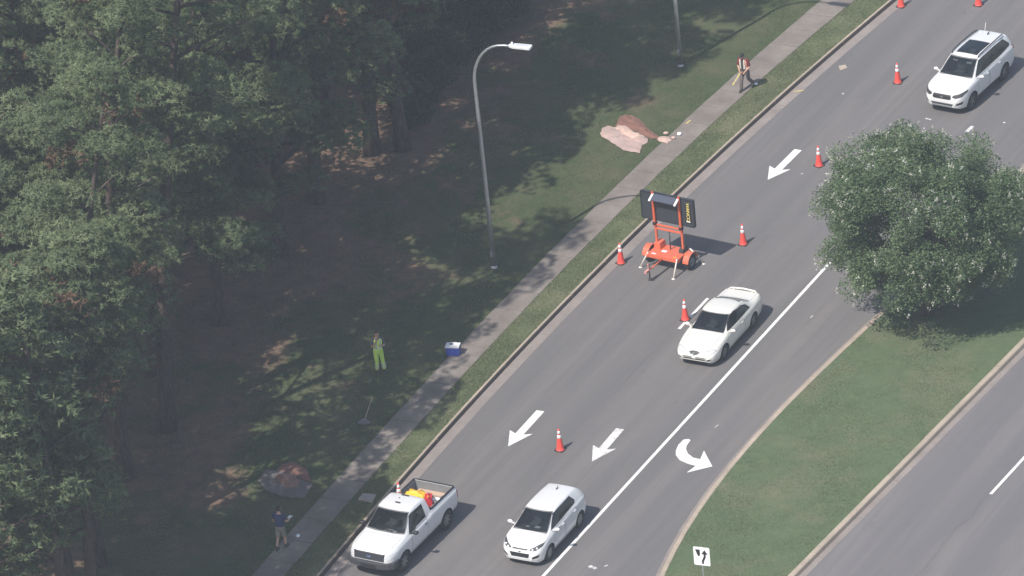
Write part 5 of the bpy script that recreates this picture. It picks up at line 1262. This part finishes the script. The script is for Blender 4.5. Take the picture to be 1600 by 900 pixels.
def pine(base, H, z0, Rr, label, seed, lean=(0, 0), nl=34, br=.30, slack=0, dead=0.0, per=15, tint=0.0, cone=.72):
    r = np.random.default_rng(seed); rnd = random.Random(seed)
    b = G(*base, .13); root = empty('pine_tree', (b.x, b.y, .13), 0); tag(root, label, 'pine tree', 'pine trees of the wood on the left')
    bx = np.array([b.x, b.y, .13]); tb = MB()
    def axis(z): u = z/H; k = u**1.7 if abs(lean[0]+2.2) > .01 else u; return Vector((lean[0]*k + .12*math.sin(u*5+seed), lean[1]*k + .12*math.cos(u*4+seed), z))
    n = 12; tb.tube([axis(H*i/n) - Vector((0, 0, .2 if i == 0 else 0)) for i in range(n+1)], [br*(1-.88*(i/n)**1.1)*(1.35 if i == 0 else 1) for i in range(n+1)], 9)
    C_, R_, V_, D_ = [], [], [], []; DC, DR, DV, DD = [], [], [], []
    for i in range(nl):
        u = (i+rnd.uniform(0, .8))/nl; z = z0 + (H-z0)*u**.92; az = i*2.39996+rnd.uniform(-.4, .4)
        prof = (.82+.6*u) if u < .3 else (1.0-(u-.3)/.74)**cone
        L = Rr*max(.16, prof)*rnd.uniform(.75, 1.12); el = rnd.uniform(.02, .30)+.5*u
        d = Vector((math.cos(az)*math.cos(el), math.sin(az)*math.cos(el), math.sin(el))); o = axis(z)
        pads = []
        k = max(2, int(L/1.1))
        for j in range(k):
            t = .30+.70*(j+rnd.uniform(.1, .9))/k
            for side in (rnd.uniform(-1, -.2), rnd.uniform(.2, 1)) if t < .85 else (rnd.uniform(-.3, .3),):
                sd = Vector((-d.y, d.x, 0)).normalized()*side*L*.34*(1.15-t)
                p = o + d*L*t + sd + Vector((0, 0, .35*math.sin(t*3)-.25*t*t*L*.25+rnd.uniform(-.15, .3)))
                pads.append((t, p))
        if not pads: continue
        PW = np.array([[p.x+bx[0], p.y+bx[1], p.z+bx[2]] for _, p in pads])
        s = PX(PW); infr = (s[:, 0] > -15) & (s[:, 0] < 1640) & (s[:, 1] > -15) & (s[:, 1] < 925)
        jit = r.normal(0, 5, (len(pads), 2)); ok = (~infr | inpoly(s+jit, REACH)) & shade_ok(PW, slack + r.normal(0, 14, len(pads)))
        if not ok.any(): continue
        tmax = max(pads[q][0] for q in range(len(pads)) if ok[q])
        tb.tube([o, o+d*L*tmax*.5+Vector((0, 0, .12)), o+d*L*tmax], [.075*(1-u)+.035, .05*(1-u)+.022, .012], 5)
        for q, (t, p) in enumerate(pads):
            if not ok[q]: continue
            a = o + d*L*max(.1, t-.2)
            tb.tube([a, p+Vector((0, 0, -.15))], [.022, .010], 3, False)
            m = per; rad = rnd.uniform(.58, .95)
            dd = r.normal(size=(m, 3)); dd /= np.linalg.norm(dd, axis=1)[:, None]; dd[:, 2] = np.where(dd[:, 2] < -.25, -dd[:, 2], dd[:, 2]); dd *= (r.uniform(.6, 1, m)**.5)[:, None]
            cc = np.array(p)[None, :] + dd*np.array([rad, rad, rad*.75])
            pv = .42+r.normal(0, .10)+tint
            if rnd.random() < dead: DC.append(cc[:m//2]); DR.append(r.uniform(.22, .34, m//2)); DV.append(np.full(m//2, .4)); DD.append(dd[:m//2])
            else: C_.append(cc); R_.append(r.uniform(.15, .24, m)*(1 if per > 20 else 1.6)); V_.append(np.clip(pv + r.normal(0, .08, m) + dd[:, 2]*.06, .05, .95)); D_.append(dd)
    tk = tb.build('trunk', M['pinebark'], root, fixn=False)
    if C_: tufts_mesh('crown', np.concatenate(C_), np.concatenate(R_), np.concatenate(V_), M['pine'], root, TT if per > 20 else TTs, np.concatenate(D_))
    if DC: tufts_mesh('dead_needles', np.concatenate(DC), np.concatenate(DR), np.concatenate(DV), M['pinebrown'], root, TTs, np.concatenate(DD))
    return root
PINES = [  # base pixel, height, crown start, radius, lean, label
    ((345, 507), 17, 2.4, 5.8, (.6, 0), 'pine whose foot stands just above the bare reddish patch of ground'),
    ((436, 398), 17.5, 1.6, 5.8, (2.0, -1.4), 'pine with low sunlit boughs over the dark lawn, left of the lamp'),
    ((577, 240), 24, 6.5, 5.6, (4.6, -1.2), 'pine with a straight bare trunk rising to the top edge left of the lamp arm'),
    ((627, 232), 20, 1.6, 5.0, (.1, .2), 'pine with a short pale trunk and one sunlit low bough left of the shrubs'),
    ((300, 250), 17, 6.0, 4.0, (-2.2, 0), 'leaning pine with a dark bare trunk near the top left'),
    ((500, 315), 22, 1.6, 5.6, (3.8, -2.0), 'pine whose low boughs hang between the lamp and the bare reddish patch, highest of them'),
    ((266, 672), 25, 11.5, 5.2, (3.8, -.4), 'tallest pine of the edge, its bare trunk left of the bare reddish patch'),
    ((240, 585), 13, 2.2, 5.0, (.8, 0), 'lower bushy pine on the wood edge left of the bare reddish patch'),
    ((190, 748), 23, 1.6, 5.6, (3.0, -1.0), 'pine on the wood edge above the lower left corner'),
    ((150, 880), 20, 2.2, 5.6, (2.6, -.5), 'lowest pine of the edge, reaching towards the lower left lawn'),
    ((50, 830), 14, 4, 4.2, (0, 0), 'pine just behind the lowest edge pine at the left edge'),
    ((-60, 980), 14, 4, 4.2, (0, 0), 'pine whose boughs fill the lower left corner'),
    ((50, 1040), 15, 3.5, 4.4, (0, 0), 'pine rooted below the frame, its sunlit top over the lower left'),
    ((120, 1010), 9, 2.5, 2.6, (0, 0), 'small pine rooted below the frame at the lower left'),
    ((110, 690), 13, 3, 4.2, (0, 0), 'pine crown at mid height near the left edge'),
    ((-30, 740), 15, 4, 4.4, (0, 0), 'pine crown cut by the left edge at mid height'),
    ((150, 560), 12.5, 4, 4.2, (0, 0), 'pine crown left of the edge pine by the reddish patch'),
    ((20, 590), 15, 4, 4.4, (0, 0), 'pine crown against the left edge in the upper half'),
    ((245, 440), 11.5, 4, 4.3, (0, 0), 'pine crown in the middle of the wood'),
    ((80, 440), 15, 4, 4.3, (0, 0), 'pine crown near the left edge, second from the top corner'),
    ((190, 330), 14, 4, 4.2, (0, 0), 'pine crown left of the leaning dark trunk'),
    ((-60, 440), 15, 4, 4.4, (0, 0), 'pine crown cut by the left edge near the top'),
    ((375, 225), 12, 1.5, 4.4, (0, 0), 'pine crown right of the leaning dark trunk at the top edge'),
    ((505, 160), 17, 2.2, 4.4, (0, 0), 'pine crown at the top edge left of the straight bare trunk'),
    ((90, 240), 14, 3, 4.2, (0, 0), 'pine crown in the top left corner'),
    ((290, 120), 14, 2.5, 4.0, (0, 0), 'low pine behind the leaning dark trunk at the top edge'),
    ((-20, 130), 14, 2.5, 4.2, (0, 0), 'pine at the extreme top left corner'),
    ((600, 80), 18, 3, 4.6, (0, 0), 'shaded pine at the top edge above the shrubs'),
    ((-120, 1130), 16, 5, 4.6, (0, 0), 'pine outside the lower left corner'),
    ((160, 1012), 15.5, 7, 5.0, (.8, .3), 'pine rooted just below the frame, its high crown over the lower left lawn'),
    ((30, 1200), 17, 6, 4.4, (0, 0), 'pine rooted far below the frame at the left'),
    ((120, 1120), 17, 8, 3.8, (0, 0), 'pine rooted below the frame left of the man in blue'),
    ((700, -40), 24, 5, 5.2, (0, 0), 'pine rooted above the frame behind the shrubs'),
    ((800, -110), 24, 5, 5.2, (0, 0), 'pine rooted above the frame beyond the lamp'),
    ((690, 60), 20, 2.5, 4.4, (0, 0), 'shaded pine standing among the shrubs at the top edge'),
]
for i, (bp, H, z0, rr, ln, lab) in enumerate(PINES):
    far = bp[0] < -100 or bp[1] > 1100 or bp[1] < 0
    pine(bp, H, z0, rr, lab, 100+i, ln, 30, .16+.006*H, 0, .03, 16 if far else 52, 0.0, {345: .55, 436: .55, 266: .6, 190: .6, 240: .5}.get(bp[0], .65))

def leaf_quads(C_, size, r, up=.35):
    """leaf pairs at the given centres: (n,3) -> vertices of quads folded like small leaves"""
    n = len(C_); d = r.normal(size=(n, 3)); d[:, 2] = d[:, 2]*.6 - .1; d /= np.linalg.norm(d, axis=1)[:, None]
    nn = r.normal(size=(n, 3)); nn[:, 2] = abs(nn[:, 2])+up; s = np.cross(d, nn); s /= np.linalg.norm(s, axis=1)[:, None]
    L = (size*r.uniform(.7, 1.3, n))[:, None]
    V = np.stack([C_-d*L*.5, C_+s*L*.30, C_+d*L*.5, C_-s*L*.30], 1).reshape(-1, 3); return V, np.arange(n*4).reshape(-1, 4)
def bush(name, label, cat, base, h, rx, ry, nleaf, mat, seed, group=None, clumps=28, size=.13, parent=None, stems=4, trunkmat=None, crown='foliage', z0=.15):
    r = np.random.default_rng(seed); b = G(*base, .13); root = empty(name, (b.x, b.y, .13)); tag(root, label, cat, group)
    cl = r.normal(size=(clumps, 3)); cl /= np.linalg.norm(cl, axis=1)[:, None]; cl *= r.uniform(.35, .92, clumps)[:, None]**.6; cl[:, 2] = cl[:, 2]*.5+.5
    cc = cl*np.array([rx, ry, h]); cr = r.uniform(.22, .42, clumps)*min(rx, h)
    k = r.integers(0, clumps, nleaf); dd = r.normal(size=(nleaf, 3)); dd /= np.linalg.norm(dd, axis=1)[:, None]; dd *= r.uniform(.55, 1.0, nleaf)[:, None]
    P = cc[k] + dd*cr[k][:, None]; P[:, 2] = np.maximum(P[:, 2], z0*.3)
    V, F = leaf_quads(P, size, r); va = np.repeat(np.clip(.42+r.normal(0, .12, clumps)[k]+r.normal(0, .14, nleaf), 0, 1), 4)
    nmesh(crown, V, F, mat, root, attr=va)
    mb = MB()
    for i in range(stems): a = 6.28*i/stems; c = cc[i % clumps]; mb.tube([(0.1*math.cos(a), .1*math.sin(a), -.1), (c[0]*.4, c[1]*.4, c[2]*.6), tuple(c)], [.05, .035, .015], 5)
    mb.build('stem', trunkmat or M['myrtlebark'], root, fixn=False); return root
for i, (bp, h, rx, ry, lab) in enumerate((
    ((665, 152), 1.9, 1.2, 1.1, 'lowest leafy shrub under the boughs, left of the sunlit grass patch'),
    ((690, 118), 2.4, 1.5, 1.4, 'leafy shrub second from the bottom of the shrub row'),
    ((722, 86), 2.4, 1.5, 1.4, 'leafy shrub in the middle of the shrub row by the lamp arm'),
    ((760, 52), 2.2, 1.4, 1.3, 'leafy shrub near the upper end of the shrub row'),
    ((800, 18), 2.2, 1.4, 1.3, 'uppermost shrub of the row, cut by the top edge'),
    ((652, 85), 3.4, 1.8, 1.6, 'larger shrub behind the row, right of the pale trunk'),
    ((700, 35), 3.2, 1.8, 1.6, 'larger shrub at the top edge behind the row'),
    ((640, 195), 1.4, .9, .8, 'small shrub at the foot of the pine with the short pale trunk'))):
    bush('shrub', lab, 'shrub', bp, h, rx, ry, 5200, M['ivy'], 300+i, 'leafy shrubs at the wood edge')

# flowering tree on the median
def myrtle():
    r = np.random.default_rng(41); b = G(1450, 491, .13); root = empty('flowering_tree', (b.x, b.y, .13)); tag(root, 'round green crape myrtle with white blossom on the grass median', 'tree')
    nc = 320; h0, RX, RZ = 4.2, 4.1, 3.2
    cl = r.normal(size=(nc, 3)); cl /= np.linalg.norm(cl, axis=1)[:, None]; cl *= (r.uniform(.25, 1, nc)**.42)[:, None]
    cl[:, 2] = np.where(cl[:, 2] < -.3, cl[:, 2]*.9, cl[:, 2])
    wob = 1+.05*np.sin(3*np.arctan2(cl[:, 1], cl[:, 0])+2.2)+.035*r.normal(size=nc)
    C0 = cl*np.array([RX, RX, RZ])*wob[:, None]+np.array([0, 0, h0]); rad = r.uniform(.45, .82, nc)
    n = 140000; k = r.integers(0, nc, n); dd = r.normal(size=(n, 3)); dd /= np.linalg.norm(dd, axis=1)[:, None]; dd *= (r.uniform(.3, 1.05, n)**.6)[:, None]
    P = C0[k]+dd*rad[k][:, None]*np.array([1, 1, .85]); P[:, 2] = np.maximum(P[:, 2], .9)
    V, F = leaf_quads(P, .105, r); va = np.repeat(np.clip(.42+r.normal(0, .10, nc)[k]+r.normal(0, .15, n)+dd[:, 2]*.05, 0, 1), 4)
    oo = (C0-np.array([0, 0, h0-1.0])); oo /= np.linalg.norm(oo, axis=1)[:, None]
    pf = dd*1.0+oo[k]*.35+np.array([0, 0, .25])+r.normal(size=dd.shape)*.30; pf /= np.linalg.norm(pf, axis=1)[:, None]
    nmesh('crown', V, F, M['myrtle'], root, attr=va, puff=np.repeat(pf, 4, 0))
    # blossom panicles at shoot tips on the outside of the crown
    nb = 360; a = r.normal(size=(nb, 3)); a[:, 2] = a[:, 2]*.8+.15; a /= np.linalg.norm(a, axis=1)[:, None]; kk = r.integers(0, nc, nb*6)
    o = (C0[kk]-np.array([0, 0, h0])); o /= np.linalg.norm(o, axis=1)[:, None]; o += r.normal(size=o.shape)*.75; o /= np.linalg.norm(o, axis=1)[:, None]; tip = C0[kk]+o*(rad[kk]*.98)[:, None]
    q = np.linalg.norm((tip-np.array([0, 0, h0]))/np.array([RX, RX, RZ]), axis=1); tip = tip[q > .95][:nb]
    m = 14; pts = np.repeat(tip, m, 0)+r.normal(size=(len(tip)*m, 3))*np.array([.045, .045, .07])*np.repeat(r.uniform(.5, 1.25, len(tip)), m)[:, None]
    V, F = leaf_quads(pts, .066, r); nmesh('blossom', V, F, M['blossom'], root, attr=np.repeat(r.uniform(.1, 1, len(pts)), 4))
    mb = MB()
    for i in range(6):
        q = 6.28*i/6+.3; c = C0[r.integers(0, nc)]; e = Vector((math.cos(q)*1.9, math.sin(q)*1.9, 3.6+r.uniform(-.5, .8)))
        p = [Vector((.12*math.cos(q), .12*math.sin(q), -.1)), Vector((.35*math.cos(q), .35*math.sin(q), 1.1)), Vector((.9*math.cos(q), .9*math.sin(q), 2.3)), e]
        mb.tube(p, [.10, .08, .065, .03], 7)
        for j in range(5):
            t = C0[r.integers(0, nc)]
            mb.tube([p[2].lerp(e, .2*j), (p[2].lerp(e, .5)+Vector(t))/2, Vector(t)], [.035, .022, .008], 4, False)
    mb.build('trunk', M['myrtlebark'], root, fixn=False)
myrtle()

# short grass: real blades on the verge, the median and the near lawn
def blades(name, label, fa, fb, s0, s1, n, hgt, keep=None, seed=5, clump=.12):
    r = np.random.default_rng(seed); s = r.uniform(s0, s1, n); u = r.uniform(0, 1, n)
    A = np.array([fa(x) for x in np.linspace(s0, s1, 200)]); B = np.array([fb(x) for x in np.linspace(s0, s1, 200)]); g = np.linspace(s0, s1, 200)
    t = np.interp(s, g, A)*(1-u)+np.interp(s, g, B)*u
    P = np.stack([RD.x*s+RN.x*t, RD.y*s+RN.y*t, np.full(n, KH-.012)], 1)
    m = np.sin(P[:, 0]*1.7+np.sin(P[:, 1]*1.1)*2)*np.sin(P[:, 1]*2.1+np.sin(P[:, 0]*.9)*2)
    h = hgt*(r.uniform(.5, 1.2, n)+.35*m)[:, None]; h = np.maximum(h, .01)
    a = r.uniform(0, 6.28, n); d = np.stack([np.cos(a), np.sin(a), np.zeros(n)], 1)*clump*.13
    ln = r.normal(size=(n, 3))*np.array([1, 1, 0])*h*.6
    V = np.stack([P-d, P+d, P+ln+np.array([0, 0, 1])*h], 1).reshape(-1, 3)
    va = np.clip(np.repeat(.42+.12*m+r.normal(0, .16, n), 3), 0, 1)
    o = nmesh(name, V, np.arange(3*n).reshape(-1, 3), M['blade'], None, attr=va); tag(o, label, 'grass', kind='stuff'); return o
blades('grass', 'short green grass on the verge between sidewalk and kerb', lambda s: walkR(s)-.03, lambda s: kerbL(s)-KW+.02, -34, 32, 110000, .04, seed=5)
blades('grass', 'short green grass on the median', lambda s: medL(s)+.20, lambda s: medR(s)-.22, -34, 26, 120000, .034, seed=6)
blades('grass', 'thin lawn grass left of the sidewalk', lambda s: walkL(s)-12, lambda s: walkL(s)+.04, -34, 34, 150000, .045, seed=8)

# ------------------------------------------------------------------ thin summer haze between the aircraft and the ground
hz = MB(); hz.box((0, 0, 59), (2000, 2000, 123)); hzo = hz.build('haze', None or M['black']); hzo.data.materials.clear()
hm = bpy.data.materials.new('haze_air'); hm.use_nodes = True; ht = hm.node_tree; ht.nodes.remove(ht.nodes['Principled BSDF'])
pv = ht.nodes.new('ShaderNodeVolumePrincipled'); pv.inputs['Density'].default_value = HAZE; pv.inputs['Color'].default_value = (.80, .86, 1.0, 1); pv.inputs['Anisotropy'].default_value = .2
ht.links.new(pv.outputs[0], ht.nodes['Material Output'].inputs['Volume']); hzo.data.materials.append(hm); tag(hzo, 'thin pale summer haze over the whole scene', kind='stuff')
